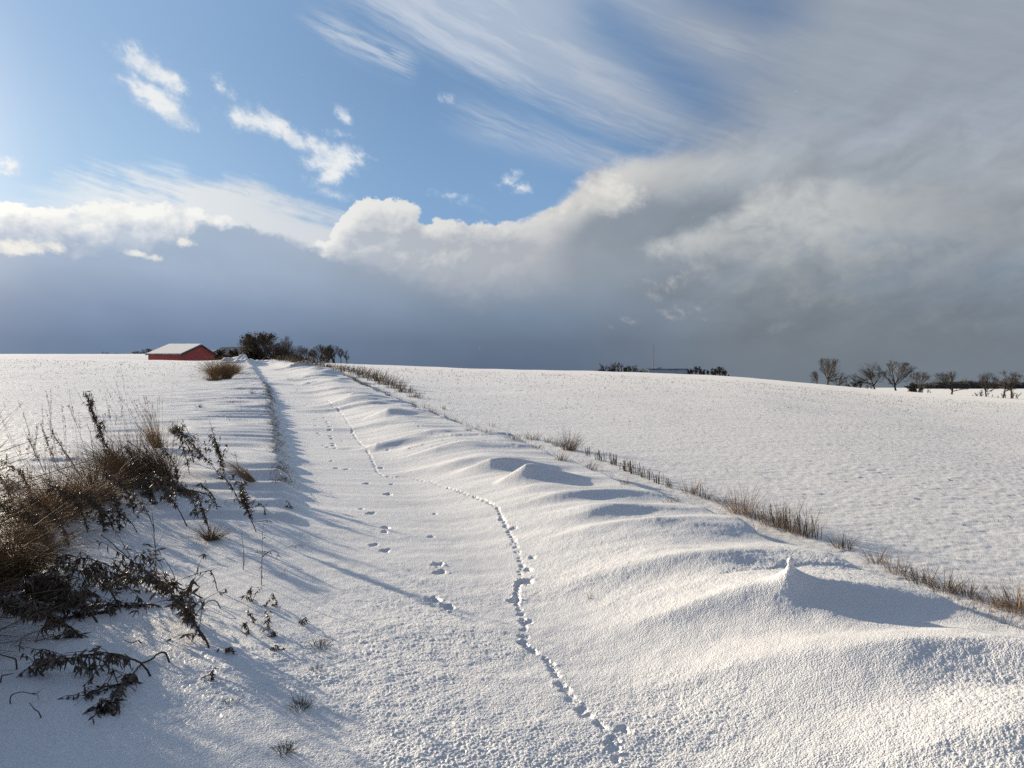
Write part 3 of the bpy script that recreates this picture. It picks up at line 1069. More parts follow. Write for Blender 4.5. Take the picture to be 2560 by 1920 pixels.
def weed(label, pts, leafy=1.0, rad=0.0045, lean=0.0, span=(0.12, 1.0), twigs=1.0, leafsize=0.055, seed=1, group='withered weeds on the left verge', tipbunch=0.0, upright=False, bare=False, tw=1.0):
    """a withered weed: bent stem with side twigs, and the dead leaves that still hang on it"""
    r = random.Random(seed * 71 + 5)
    bx, by = at(*pts[0])
    bz = g0(bx, by)
    world = []
    base_px = pts[0]
    L_px = sum(math.hypot(b[0] - a[0], b[1] - a[1]) for a, b in zip(pts[:-1], pts[1:]))
    run = 0
    for i, p in enumerate(pts):
        if i:
            run += math.hypot(p[0] - pts[i - 1][0], p[1] - pts[i - 1][1])
        q = on_ray(p[0], p[1], by + lean * run / max(1, L_px))
        gz = g0(q.x, q.y)
        if q.z < gz + 0.012 and i:
            hx, hy = at(p[0], p[1])
            q = Vector((hx, hy, g0(hx, hy) + 0.012))
        if i == 0:
            q = Vector((bx, by, bz - 0.03))
        world.append(q)
    n = max(8, int(3 + 5 * len(pts)))
    stem, L = resample(world, n)
    org = Vector((bx, by, bz))
    root = empty('withered_weed', org)
    tag(root, label, 'weed', group)
    sb, lb = MB(), MB()
    loc = [p - org for p in stem]
    loc = [p + rv(r, 0.004 * L) * (1 if 0 < i < n - 1 else 0) for i, p in enumerate(loc)]
    rr = [rad * (1 - 0.62 * i / (n - 1)) for i in range(n)]
    sb.tube(loc, rr, 6)

    def P(t):
        x = t * (n - 1)
        i = min(int(x), n - 2)
        return loc[i].lerp(loc[i + 1], x - i), (loc[i + 1] - loc[i]).normalized()
    ntw = int(max(0, L * 20 * twigs))
    ends = []
    for k in range(ntw):
        t = span[0] + (span[1] - span[0]) * (k + r.random()) / max(1, ntw)
        if t > 0.99:
            t = 0.99
        p, d = P(t)
        side = d.cross(rv(r))
        if side.length < 1e-3:
            continue
        side.normalize()
        up = Vector((0, 0, 0.5 if upright else 0.12))
        dd = (d * r.uniform(0.55, 1.0) + side * r.uniform(0.35, 0.9) + up).normalized()
        ln = tw * r.uniform(0.05, 0.24) * (1.15 - 0.65 * t) * min(1.2, 0.5 + L * 0.55)
        q = p.copy()
        tp = [q.copy()]
        for s in range(3):
            dd = (dd + rv(r, 0.18) + Vector((0, 0, 0.10 if upright else -0.16))).normalized()
            q = q + dd * ln / 3
            tp.append(q.copy())
        sb.tube(tp, [rad * 0.42, rad * 0.34, rad * 0.27, rad * 0.16], 3)
        nl = int(leafy * r.uniform(2.5, 11))
        for s in range(nl):
            u = r.random() * 2.999
            i = int(u)
            pp = tp[i].lerp(tp[i + 1], u - i)
            ld = (rv(r, 0.9) + Vector((0, 0, -0.7 if not upright else -0.15)) + dd * 0.3).normalized()
            leaf(lb, r, pp, ld, leafsize * r.uniform(0.35, 0.95), leafsize * r.uniform(0.09, 0.22))
    nl = int(leafy * L * 56)
    for s in range(nl):
        t = span[0] + (span[1] - span[0]) * r.random()
        p, d = P(min(t, 0.995))
        ld = (rv(r, 0.8) + Vector((0, 0, -0.55 if not upright else 0.1))).normalized()
        leaf(lb, r, p, ld, leafsize * r.uniform(0.35, 1.0), leafsize * r.uniform(0.09, 0.24))
    if tipbunch:
        for s in range(int(60 * tipbunch)):
            p, d = P(0.97)
            leaf(lb, r, p + rv(r, 0.05 * min(1.6, tipbunch)), (rv(r) + Vector((0, 0, -.4))).normalized(), leafsize * r.uniform(.5, 1.1), leafsize * .26)
    sb.build('stem', M_STEM, root, True)
    if lb.v and not bare:
        lb.build('foliage', M_LEAF, root)
    return root


def tussock(label, px, py, h_px, w_px, n=260, mat=None, lean=(0.0, 0.0), name='grass_tussock', cat='grass tuft', group=None, seed=1, stiff=0.35, bw=0.0045, stalks=0, pos=None, scale=None, fan=1.0, base_r=0.20):
    """a tuft of dead grass: arching blades from one crown, sometimes with seed stalks and snow lying in it"""
    r = random.Random(seed * 37 + 3)
    x, y = pos if pos else at(px, py)
    dist = y
    s = (dist / F) if scale is None else scale
    H, W = h_px * s, w_px * s
    z = g0(x, y)
    root = empty(name, (x, y, z))
    tag(root, label, cat, group)
    mb = MB()
    for k in range(n):
        a = r.uniform(0, 2 * math.pi)
        rad = W * base_r * math.sqrt(r.random())
        p = Vector((math.cos(a) * rad, math.sin(a) * rad, -0.02))
        out = r.random() ** 0.8 * fan
        mess = .30 if n > 350 else .14
        d = Vector((math.cos(a) * out + lean[0] + r.gauss(0, mess), math.sin(a) * out + lean[1] + r.gauss(0, mess), 1.0)).normalized()
        L = H * r.uniform(0.35, 1.25)
        if n > 350 and r.random() < .18:      # broken and fallen blades
            d = Vector((math.cos(a) + lean[0], math.sin(a) + lean[1], r.uniform(-.1, .5))).normalized()
            p = p + Vector((r.gauss(0, W * .16), r.gauss(0, W * .16), r.uniform(0, H * .45)))
        pts = [p.copy()]
        q = p.copy()
        sag = r.uniform(0.3, 1.3) * (1 - stiff)
        for i in range(4):
            q = q + d * (L / 4)
            pts.append(q.copy())
            d = (d + Vector((d.x * 0.35 * sag, d.y * 0.35 * sag, -0.28 * sag)) + rv(r, 0.16 if n > 350 else .08)).normalized()
        side = Vector((math.cos(a + 1.57 + r.gauss(0, .6)), math.sin(a + 1.57 + r.gauss(0, .6)), 0))
        w = bw * r.uniform(0.6, 1.3)
        mb.ribbon(pts, [w, w, w * .85, w * .6, w * .15], side, r.uniform(-1.5, 1.5))
    mb.build('blades', mat or M_STRAW, root)
    if stalks:
        sb = MB()
        for k in range(stalks):
            a = r.uniform(0, 2 * math.pi)
            p = Vector((math.cos(a) * W * .12, math.sin(a) * W * .12, -0.02))
            L = H * r.uniform(1.15, 1.9)
            d = Vector((lean[0] * .7 + r.gauss(0, .13), lean[1] * .7 + r.gauss(0, .13), 1)).normalized()
            pts = [p.copy()]
            q = p.copy()
            for i in range(5):
                q = q + d * (L / 5)
                pts.append(q.copy())
                d = (d + rv(r, .05) + Vector((lean[0] * .06, 0, -.015))).normalized()
            sb.tube(pts, [.0017, .0016, .0014, .0012, .001, .0007], 3)
            for i in range(14):
                t = r.uniform(0, 1)
                pp = pts[-2].lerp(pts[-1], t)
                sb.ribbon([pp, pp + rv(r, .012) + Vector((0, 0, .014)), pp + rv(r, .014) + Vector((0, 0, .026))], [.0015, .004, .001], rv(r).normalized())
        sb.build('seed_stalks', mat or M_STRAW, root)
    return root


def stubble_clump(label, px, py, h_px, w_px, n, seed, group=None, mat=None, lean=0.0, pos=None, name='stubble_clump'):
    """a short row of stiff, broken-off stalks standing in the snow"""
    r = random.Random(seed * 13 + 1)
    x, y = pos if pos else at(px, py)
    s = y / F
    H, W = h_px * s, w_px * s
    z = g0(x, y)
    root = empty(name, (x, y, z))
    tag(root, label, 'stubble', group)
    mb = MB()
    tx, ty = float(XR(y + .5) - XR(y - .5)), 1.0
    ln = math.hypot(tx, ty)
    tx, ty = tx / ln, ty / ln
    for k in range(n):
        u = r.uniform(-.5, .5) * W
        v = r.gauss(0, .03)
        bx, by = u * tx * 1.6 + v, u * ty * 1.6
        bz = g0(x + bx, y + by) - z - .03
        L = H * r.uniform(.45, 1.1) + .03
        d = Vector((r.gauss(lean, .10), r.gauss(0, .10), 1)).normalized()
        rad = r.uniform(.0025, .0055)
        p = Vector((bx, by, bz))
        mb.tube([p, p + d * L * .5 + rv(r, .004), p + d * L], [rad, rad * .95, rad * .8], 5)
    mb.build('blades', mat or M_STUBBLE, root)  # this part is the bunch of broken straw stalks
    return root


# ------------------------------------------------------------------ trees
def grow(r, p, d, L, rad, depth, segs, tb, cb, wind, spread, up, minr, leafcb=None, leafn=0, leafs=0.12):
    pts = [p.copy()]
    q = p.copy()
    dd = d.copy()
    for i in range(segs):
        dd = (dd + rv(r, 0.11) + Vector((wind[0] * .05, wind[1] * .05, up * .08))).normalized()
        q = q + dd * (L / segs)
        pts.append(q.copy())
    end = rad * 0.55
    rr = [max(minr, rad + (end - rad) * i / segs) for i in range(segs + 1)]
    (tb if depth <= 1 else cb).tube(pts, rr, 6 if depth == 0 else (4 if depth < 3 else 3), cap=False)
    return pts, dd


def tree(label, x, y, height, width, seed=1, kind='bare', trunk=0.28, wind=(0, 0), name='bare_tree', cat='tree', group=None, z=None, levels=4, stems=1, density=1.0, brad=None, mats=None, up=1.0):
    r = random.Random(seed * 101 + 7)
    z = g0(x, y) if z is None else z
    root = empty(name, (x, y, z - 0.05))
    tag(root, label, cat, group)
    tb, cb, lb = MB(), MB(), MB()
    minr = max(0.006, y * 0.000065)
    R0 = brad or height * 0.026
    cap_h = height

    def inside(q):
        cx = q.x - wind[0] * height * .12
        h0 = trunk * height * 0.55
        t = (q.z - h0) / max(.1, cap_h - h0)
        if t > 1.0:
            return False
        prof = math.sin(min(1, max(0.0, t * .93 + .12)) * math.pi) ** 0.55
        a_ = math.atan2(q.y, cx)
        rag = .80 + .30 * math.sin(a_ * 3 + seed) * math.sin(q.z * 2.2 + seed * 1.7) + .12 * math.sin(q.z * 5 + a_ * 2)
        return math.hypot(cx, q.y) < width * .74 * prof * rag + .15

    def rec(p, d, L, rad, lev):
        segs = 4 if lev == 0 else 3
        pts, dd = grow(r, p, d, L, rad, lev, segs, tb, cb, wind, 1, up * (0.6 if lev else 0), minr)
        if lev >= levels:
            if kind != 'bare':
                for k in range(int((4.5 if kind == 'dense' else 2.2) * density)):
                    c = pts[r.randrange(1, len(pts))] + rv(r, L * .5)
                    s = r.uniform(.05, .11) * (height / 6) ** .5
                    a = rv(r).normalized()
                    b = a.cross(rv(r)).normalized()
                    lb.ribbon([c - a * s, c, c + a * s], [s * .5, s * 1.1, s * .3], b)
            return
        nb = (r.randint(6, 8) if lev == 0 else r.randint(4, 6)) if kind != 'slim' else r.randint(4, 5)
        nb = int(nb * (density if lev >= levels - 1 else 1) + .5)
        for k in range(nb):
            t = r.uniform(.55 if lev == 0 else .18, 1.0)
            i = min(int(t * segs), segs - 1)
            q = pts[i].lerp(pts[i + 1], t * segs - i)
            side = dd.cross(rv(r))
            if side.length < 1e-3:
                continue
            side.normalize()
            ang = r.uniform(.45, 1.40) if lev == 0 else r.uniform(.30, .75)
            nd = (dd * math.cos(ang) + side * math.sin(ang) + Vector((wind[0] * .35, wind[1] * .3, .06 * up))).normalized()
            ln = L * r.uniform(.50, .85) if lev else (height * (1 - trunk)) * r.uniform(.55, .85)
            if lev == 0 and abs(nd.z) < .5:
                ln *= min(1.3, width / height * 0.95)
            tip = q + nd * ln
            for _ in range(7):
                if inside(tip):
                    break
                ln *= .84
                tip = q + nd * ln
            if ln < .12:
                continue
            rec(q, nd, ln, max(minr, rad * r.uniform(.38, .55) * (1 - .25 * t)), lev + 1)
        # leader
        if lev == 0:
            rec(pts[-1], (dd + rv(r, .2)).normalized(), (height - pts[-1].z) * .62, rad * .55, 1)

    for s in range(stems):
        a = r.uniform(0, 6.28)
        off = Vector((math.cos(a), math.sin(a), 0)) * (0 if stems == 1 else width * r.uniform(.05, .28))
        d = Vector((r.gauss(0, .06) + off.x * .12 + wind[0] * .08, r.gauss(0, .06) + off.y * .12, 1)).normalized()
        rec(off, d, height * trunk * r.uniform(.9, 1.15), R0 * (1 if stems == 1 else .6), 0)
    mt, mc, ml = mats or (M_BARK, M_TWIG, M_RUST_LEAF)
    tb.build('trunk', mt, root, True)
    if lb.v:
        n0 = len(cb.v)
        nf = len(cb.f)
        me_v = cb.v + lb.v
        me_f = cb.f + [tuple(i + n0 for i in f) for f in lb.f]
        o = mesh_obj('crown', [tuple(v) for v in me_v], me_f, [mc, ml], root)
        o.data.polygons.foreach_set('material_index', [0] * nf + [1] * len(lb.f))
    else:
        cb.build('crown', mc, root)
    return root


def shrub(label, x, y, height, width, seed=1, mats=None, name='bare_shrub', cat='shrub', group=None, z=None, leaves=0.0, stems=9, levels=2):
    """many stems from the ground, twiggy outline"""
    r = random.Random(seed * 53 + 11)
    z = g0(x, y) if z is None else z
    sb, cb, lb = MB(), MB(), MB()
    minr = max(0.006, y * 0.00007)

    def rec(p, d, L, rad, lev):
        pts, dd = grow(r, p, d, L, rad, 0 if lev == 0 else 2, 3, sb, cb, (0, 0), 1, .4, minr)
        if lev >= levels:
            for k in range(int(leaves * r.uniform(3, 7))):
                c = pts[r.randrange(1, len(pts))] + rv(r, L * .35)
                s = r.uniform(.05, .12) * max(.7, height / 2.5)
                a = rv(r).normalized()
                b = a.cross(rv(r)).normalized()
                lb.ribbon([c - a * s, c, c + a * s], [s * .4, s, s * .3], b)
            return
        for k in range(r.randint(4, 6)):
            t = r.uniform(.25, 1)
            i = min(int(t * 3), 2)
            q = pts[i].lerp(pts[i + 1], t * 3 - i)
            side = dd.cross(rv(r))
            if side.length < 1e-3:
                continue
            nd = (dd + side.normalized() * r.uniform(.4, .9)).normalized()
            ln = L * r.uniform(.35, .6)
            if (q + nd * ln).z > height * 1.02:
                ln *= .5
            rec(q, nd, ln, max(minr, rad * .5), lev + 1)
    for s in range(stems):
        u = (s + r.random()) / stems - .5
        p = Vector((u * width * .78, r.uniform(-.2, .2) * width, 0))
        env = math.sqrt(max(.08, 1 - (2 * u) ** 2))
        d = Vector((u * .7 + r.gauss(0, .15), r.gauss(0, .2), 1)).normalized()
        rec(p, d, height * env * r.uniform(.55, .78), height * .022 + .01, 0)
    mt, mc, ml = mats or (M_BARK, M_TWIG, M_EVERGREEN)
    vs, fs, mi = [], [], []
    for k, q in enumerate((sb, cb, lb)):
        n0 = len(vs)
        vs += q.v
        fs += [tuple(i + n0 for i in f) for f in q.f]
        mi += [k] * len(q.f)
    o = mesh_obj(name, [tuple(v) for v in vs], fs, [mt, mc, ml])
    o.data.polygons.foreach_set('material_index', mi)
    o.location = (x, y, z - 0.05)
    tag(o, label, cat, group)
    return o


def px_x(px, depth):
    return (px - 1106) / F * depth


def px_z(py, depth):
    return EYE + (815 - py) / F * depth


# ------------------------------------------------------------------ buildings
M_RED = new_mat('red_boards', (0.31, 0.075, 0.070), 0.8, 0.2)
vary(M_RED, (0.33, 0.075, 0.072), (0.47, 0.115, 0.108), 1.6, 4, stretch=(9, 9, 0.35))
M_DARKWOOD = new_mat('dark_boards', (0.030, 0.024, 0.022), 0.85, 0.2)
vary(M_DARKWOOD, (0.02, 0.017, 0.016), (0.05, 0.04, 0.034), 1.5, 4, stretch=(6, 6, 0.4))
M_TRIM = new_mat('weathered_trim', (0.07, 0.05, 0.045), 0.8, 0.2)
M_ROOF_SNOW = new_mat('roof_snow', (0.80, 0.82, 0.85), 0.6, 0.3)
vary(M_ROOF_SNOW, (0.80, 0.81, 0.83), (0.90, 0.91, 0.92), 1.3, 5)
M_ROOF_SNOW.node_tree.nodes['Principled BSDF'].inputs['Sheen Weight'].default_value = 0.6
M_SLATE = new_mat('grey_roofing', (0.11, 0.11, 0.12), 0.75, 0.3)
vary(M_SLATE, (0.08, 0.08, 0.09), (0.30, 0.30, 0.33), 0.8, 5, lo=.42, hi=.62)
M_PALE = new_mat('pale_sheet_shaded_snow', (0.42, 0.46, 0.52), 0.7, 0.3)
vary(M_PALE, (0.36, 0.40, 0.46), (0.50, 0.54, 0.58), 0.9, 4)
M_STEEL = new_mat('weathered_steel', (0.06, 0.06, 0.065), 0.7, 0.3)
vary(M_STEEL, (0.10, 0.105, 0.115), (0.17, 0.175, 0.185), 3, 3)


def gable_house(name, label, cat, x0, x1, y0, y1, zb, ze, zr, mats, over=0.35, thick=0.16, snow=0.18, boards=True):
    """house with its ridge running along x; parts are walls, roof, snow, trim"""
    wall_m, roof_m, snow_m, trim_m = mats
    cx, cy = (x0 + x1) / 2, (y0 + y1) / 2
    root = empty(name, (cx, cy, zb))
    tag(root, label, cat)
    hx, hy = (x1 - x0) / 2, (y1 - y0) / 2
    e, rg = ze - zb, zr - zb
    mb = MB()
    poly = [(-hx, -hy, -.6), (-hx, hy, -.6), (-hx, hy, e), (-hx, 0, rg), (-hx, -hy, e)]
    mb.prism(poly, (2 * hx, 0, 0))
    if boards:            # cover strips of the board cladding
        k = -hy + .3
        while k < hy:
            top = e + (rg - e) * (1 - abs(k) / hy)
            for sx in (-1, 1):
                mb.box((sx * (hx + .012), k, top / 2 - .35), (.024, .05, top + .45))
            k += .6
        k = -hx + .3
        while k < hx:
            mb.box((k, -hy - .012, e / 2 - .3), (.05, .024, e + .5))
            k += .6
    mb.build('wall', wall_m, root)
    slope = math.atan2(rg - e, hy)
    oy = over * math.cos(slope)
    oz = over * math.sin(slope)
    rb, sb = MB(), MB()
    boards_ = []
    for sg in (-1, 1):
        pr = [(-hx - over, sg * (hy + oy), e - oz + .02), (-hx - over, sg * .0, rg + .02), (-hx - over, 0, rg + .02 + thick), (-hx - over, sg * (hy + oy), e - oz + .02 + thick)]
        rb.prism(pr if sg > 0 else pr[::-1], (2 * (hx + over), 0, 0))
        ps = [(-hx - over + .12, sg * (hy + oy - .1), e - oz + .03 + thick + .02), (-hx - over + .12, 0, rg + .03 + thick), (-hx - over + .12, 0, rg + .03 + thick + snow), (-hx - over + .12, sg * (hy + oy - .1), e - oz + .05 + thick + snow * .8)]
        sb.prism(ps if sg > 0 else ps[::-1], (2 * (hx + over) - .24, 0, 0))
        for sx in (-1, 1):      # barge boards
            tb = MB()
            pb = [(sx * (hx + over + .025), sg * (hy + oy), e - oz - .12), (sx * (hx + over + .025), 0, rg - .12), (sx * (hx + over + .025), 0, rg + .17), (sx * (hx + over + .025), sg * (hy + oy), e - oz + .17)]
            tb.prism(pb if sg > 0 else pb[::-1], (sx * .05, 0, 0))
            boards_.append(tb)
    ro = rb.build('roof', roof_m, root)
    sb.build('snow', snow_m, ro)
    for tb in boards_:
        tb.build('barge_board', trim_m, root)
    return root


d1, d2 = 165.0, 186.3
gable_house('red_barn', 'long low red wooden barn with a snow covered roof on the skyline', 'barn',
            px_x(320, d1), px_x(389, d1), d1, d2, g0(-72, 175) - .3, px_z(766, d1), px_z(746, (d1 + d2) / 2), (M_RED, M_SLATE, M_ROOF_SNOW, M_TRIM))
gable_house('farmhouse', 'dark farmhouse with a snow dusted roof between the red barn and the big tree', 'house',
            px_x(466, 192), px_x(540, 192), 190, 204, g0(-66, 195) - .3, px_z(766, 190), px_z(751.5, 197), (M_DARKWOOD, M_SLATE, M_SLATE, M_TRIM), snow=.05, boards=False)
gable_house('farm_shed', 'small grey shed roof just right of the red barn gable', 'shed',
            px_x(452, 210), px_x(468, 210), 209, 215, g0(-78, 212) - .3, px_z(761, 209), px_z(757, 212), (M_DARKWOOD, M_PALE, M_PALE, M_TRIM), snow=.05, boards=False)


def white_shed():
    d = 150.0
    x0, x1 = px_x(1406, d), px_x(1490, d)
    zb = g0((x0 + x1) / 2, d) - .2
    zt = px_z(797.3, d + 2)
    root = empty('low_shed', ((x0 + x1) / 2, d, zb))
    tag(root, 'long low shed under pale blue snow at the foot of the mast', 'shed')
    hx = (x1 - x0) / 2
    h = zt - zb
    eave = h - 0.95
    wb = MB()
    wb.prism([(-hx, 0, -.5), (-hx, 4.0, -.5), (-hx, 4.0, eave), (-hx, 2.0, h - .12), (-hx, 0, eave)], (2 * hx, 0, 0))
    wb.build('wall', M_DARKWOOD, root)
    rb = MB()
    for y0_, y1_ in ((-.25, 2.0), (4.25, 2.0)):
        z0 = eave - .1
        rb.prism([(-hx - .2, y0_, z0), (-hx - .2, y1_, h - .10), (-hx - .2, y1_, h), (-hx - .2, y0_, z0 + .10)], (2 * hx + .4, 0, 0))
    ro = rb.build('roof', M_PALE, root)  # bluish shade on the roof snow is put into this colour
    bb = MB()
    r = random.Random(3)
    bb.box((0, 2.0, h + .03), (2 * hx + .4, .30, .10))
    k = -hx + .5
    while k < hx * .55:
        L = r.uniform(.25, .75)
        y1_ = 2.0 - L * 1.3
        bb.prism([(k, 1.95, h + .015), (k, y1_, h + .015 - (L * 1.3) / 2.25 * (h - eave)), (k, y1_, h + .05 - (L * 1.3) / 2.25 * (h - eave)), (k, 1.95, h + .05)], (r.uniform(.05, .11), 0, 0))
        k += r.uniform(.22, .42)
    bb.build('bare_rib', M_SLATE, ro)


white_shed()


def mast():
    d = 175.0
    x = px_x(1411, d)
    zb = g0(x, d)
    H = px_z(742, d) - zb
    root = empty('radio_mast', (x, d, zb))
    tag(root, 'tall thin radio mast rising behind the low snowy shed', 'mast')
    mb = MB()
    mb.tube([(0, 0, -.3), (.02, 0, H * .3), (.05, 0, H * .62), (.09, 0, H * .86)], [.10, .09, .08, .06], 6)
    mb.build('pole', M_STEEL, root)
    mb = MB()
    mb.tube([(.09, 0, H * .85), (.11, 0, H)], [.03, .02], 5)
    for k in range(3):
        z = H * (.80 + .05 * k)
        mb.tube([(-.12, 0, z), (.3, 0, z)], [.018, .018], 4)
    mb.build('antenna', M_STEEL, root)


mast()


def marker_post():
    d = 146.0
    x = px_x(1345.5, d)
    zb = g0(x, d)
    H = px_z(793, d) - zb
    mb = MB()
    mb.tube([(0, 0, -.3), (0, 0, H * .92), (0, 0, H)], [.06, .06, .045], 8)
    mb.tube([(0, 0, H * .72), (0, 0, H * .80)], [.066, .066], 8)
    o = mb.build('marker_post', M_PALE)
    o.location = (x, d, zb)
    tag(o, 'slim pale post in front of the leftmost bare thicket', 'post')


marker_post()

# ------------------------------------------------------------------ trees on the skyline


def T(label, px, ytop, wpx, depth, **k):
    x = px_x(px, depth)
    z = g0(x, depth)
    h = px_z(ytop, depth) - z
    return tree(label, x, depth, h, wpx / F * depth, **k)


def Sh(label, px, ytop, wpx, depth, **k):
    x = px_x(px, depth)
    z = g0(x, depth)
    h = px_z(ytop, depth) - z
    return shrub(label, x, depth, max(.5, h), wpx / F * depth, **k)


GF = 'trees and bushes by the farm'
DENSE = (M_BARK, M_TWIG, M_RUST_LEAF)
T('big round dense dark tree right of the farmhouse', 566, 714, 100, 150, kind='dense', seed=3, trunk=.30, density=1.8, name='dense_tree', group=GF, levels=4)
T('tall slender bare tree just right of the big round dense tree', 621, 722, 36, 148, seed=5, trunk=.40, group=GF, brad=.20)
T('bare open tree in front of the farmhouse roof', 515, 733, 30, 152, seed=6, trunk=.42, group=GF, levels=3, brad=.16)
T('short bushy bare tree leaning on the right of the slender tree', 640, 744, 34, 150, seed=8, trunk=.25, group=GF, density=.9)
T('bushy bare tree half hidden behind the right of the big round tree', 602, 734, 46, 152, seed=17, trunk=.3, group=GF)
T('bare tree filling the gap left of the copse', 650, 742, 40, 140, seed=18, trunk=.3, group=GF)
T('bare tree behind the middle of the copse', 706, 744, 40, 132, seed=19, trunk=.3, group=GF)
T('dark rounded bare tree at the left end of the copse by the track', 661, 748, 34, 122, seed=9, trunk=.28, group=GF)
T('widest bare tree in the middle of the copse by the track', 692, 741, 38, 121, seed=10, trunk=.30, group=GF)
T('tallest bare tree in the right half of the copse by the track', 719, 741, 30, 121, seed=12, trunk=.36, group=GF)
T('dark ivy clad trunk between the bare trees of the copse', 722, 752, 12, 118, seed=13, trunk=.6, kind='dense', group=GF, levels=2, brad=.20, density=2.0, mats=(M_BARK, M_TWIG, M_EVERGREEN))
T('thin bare sapling second from the right end of the copse', 736, 750, 14, 120, seed=14, trunk=.5, group=GF, levels=3, brad=.08)
T('small bare sapling at the right end of the copse', 750, 754, 18, 120, seed=15, trunk=.45, group=GF, levels=3, brad=.09)
T('thin bare sapling between the two halves of the copse', 676, 752, 14, 120, seed=16, trunk=.5, group=GF, levels=3, brad=.08)
Sh('dark leafy bush under the farmhouse gable', 484, 757, 36, 158, seed=1, leaves=3.2, name='leafy_shrub', group=GF)
Sh('dark leafy bush below the farmhouse roof', 512, 760, 44, 156, seed=2, leaves=3.2, name='leafy_shrub', group=GF)
Sh('dark leafy bush at the left foot of the big dense tree', 540, 752, 40, 150, seed=3, leaves=3.0, name='leafy_shrub', group=GF)
Sh('low leafy bush at the right foot of the big dense tree', 590, 762, 50, 149, seed=4, leaves=2.6, name='leafy_shrub', group=GF)
Sh('low brown thicket between the slender tree and the copse', 646, 766, 26, 140, seed=5, leaves=1.2, group=GF)
Sh('bare twiggy thicket at the foot of the copse', 700, 764, 60, 124, seed=6, leaves=.5, group=GF, stems=14)
T('hazy bare tree on the far rise just left of the barn', 320, 752, 34, 330, seed=20, trunk=.2, group='trees on the far rise', levels=3, density=1.4, kind='some')
T('hazy bare tree on the far rise second left of the barn', 296, 757, 30, 332, seed=21, trunk=.2, group='trees on the far rise', levels=3, density=1.3, kind='some')
T('tiny faint bare tree far out on the left rise', 228, 757, 16, 345, seed=22, trunk=.35, group='trees on the far rise', levels=3)
T('tiny faint bush like tree right of the far left one', 250, 761, 26, 345, seed=23, trunk=.2, group='trees on the far rise', levels=3, kind='some')

GB = 'thickets round the low shed'
Sh('leftmost bare thicket on the skyline left of the marker post', 1306, 786, 40, 150, seed=31, leaves=.6, group=GB, name='thicket', cat='thicket', stems=13, levels=2)
Sh('tallest bare thicket just right of the marker post', 1334, 781, 44, 150, seed=32, leaves=.6, group=GB, name='thicket', cat='thicket', stems=13)
Sh('wide bare thicket halfway between the marker post and the mast', 1362, 788, 46, 150, seed=33, leaves=.6, group=GB, name='thicket', cat='thicket', stems=14)
Sh('low ragged thicket left of the mast', 1393, 792, 36, 152, seed=34, leaves=.4, group=GB, name='thicket', cat='thicket')
Sh('tiny thicket behind the left end of the low shed', 1421, 792, 22, 160, seed=35, leaves=.5, group=GB, name='thicket', cat='thicket', stems=6)
Sh('two small bare shoots behind the right end of the shed', 1476, 791, 14, 160, seed=36, group=GB, name='thicket', cat='thicket', stems=4)
Sh('round dark thicket touching the right end of the low shed', 1505, 789, 38, 150, seed=37, leaves=.9, group=GB, name='thicket', cat='thicket', stems=14)
Sh('broad two humped dark thicket farthest right of the shed', 1549, 792, 58, 150, seed=38, leaves=1.2, group=GB, name='thicket', cat='thicket', stems=20)

GR = 'bare trees along the right field edge'
T('round topped bare tree standing apart at the left of the right hand row', 1789, 767, 56, 165, seed=41, trunk=.30, group=GR, brad=.22)
T('small leaning bare tree left of the round topped tree', 1768, 797, 28, 164, seed=42, trunk=.35, group=GR, levels=3, wind=(-.5, 0), density=1.3)
T('small spreading bare tree right of the round topped tree', 1811, 799, 32, 164, seed=43, trunk=.25, group=GR, levels=3, wind=(.4, 0), density=1.3)
Sh('small dark shrub between the first and second big bare trees', 1852, 818, 26, 163, seed=44, leaves=.8, group=GR)
Sh('tiny bare shrub right of the small spreading tree', 1829, 820, 12, 163, seed=45, group=GR, stems=5)
Sh('low bare shrub at the left foot of the wind combed tree', 1876, 826, 24, 163, seed=46, group=GR, stems=7)
T('wind combed bare tree sweeping to the left', 1891, 774, 74, 163, seed=47, trunk=.30, group=GR, wind=(-.62, 0), brad=.22, density=1.15)
T('large fan shaped bare tree beside the wind combed tree', 1936, 773, 66, 162, seed=48, trunk=.28, group=GR, brad=.25, density=1.15)
T('smaller rounded bare tree right of the fan shaped tree', 1989, 799, 48, 162, seed=49, trunk=.25, group=GR, levels=4)
T('low wide crowned bare tree with a crooked trunk', 2056, 798, 76, 161, seed=50, trunk=.30, group=GR, brad=.22)
T('upright sparse bare tree with twigs round its foot', 2131, 797, 44, 160, seed=51, trunk=.35, group=GR, brad=.17, density=.85)
T('left one of the twin stemmed bare trees at the right edge', 2168, 798, 40, 160, seed=52, trunk=.40, group=GR, brad=.17)
T('right one of the twin stemmed bare trees at the right edge', 2186, 797, 50, 159, seed=53, trunk=.38, group=GR, brad=.19)
Sh('low twigs at the foot of the upright sparse tree', 2122, 840, 50, 161, seed=54, group=GR, stems=10)
Sh('low twigs at the foot of the twin stemmed trees', 2184, 842, 56, 161, seed=55, group=GR, stems=10)
Sh('low twigs at the foot of the smaller rounded tree', 1998, 836, 50, 162, seed=57, group=GR, stems=8)
Sh('dark evergreen bush behind the smaller rounded tree', 1972, 825, 22, 300, seed=56, leaves=2.5, group=GR, mats=(M_BARK, M_WOOD_FAR, M_WOOD_FAR), name='evergreen_shrub')


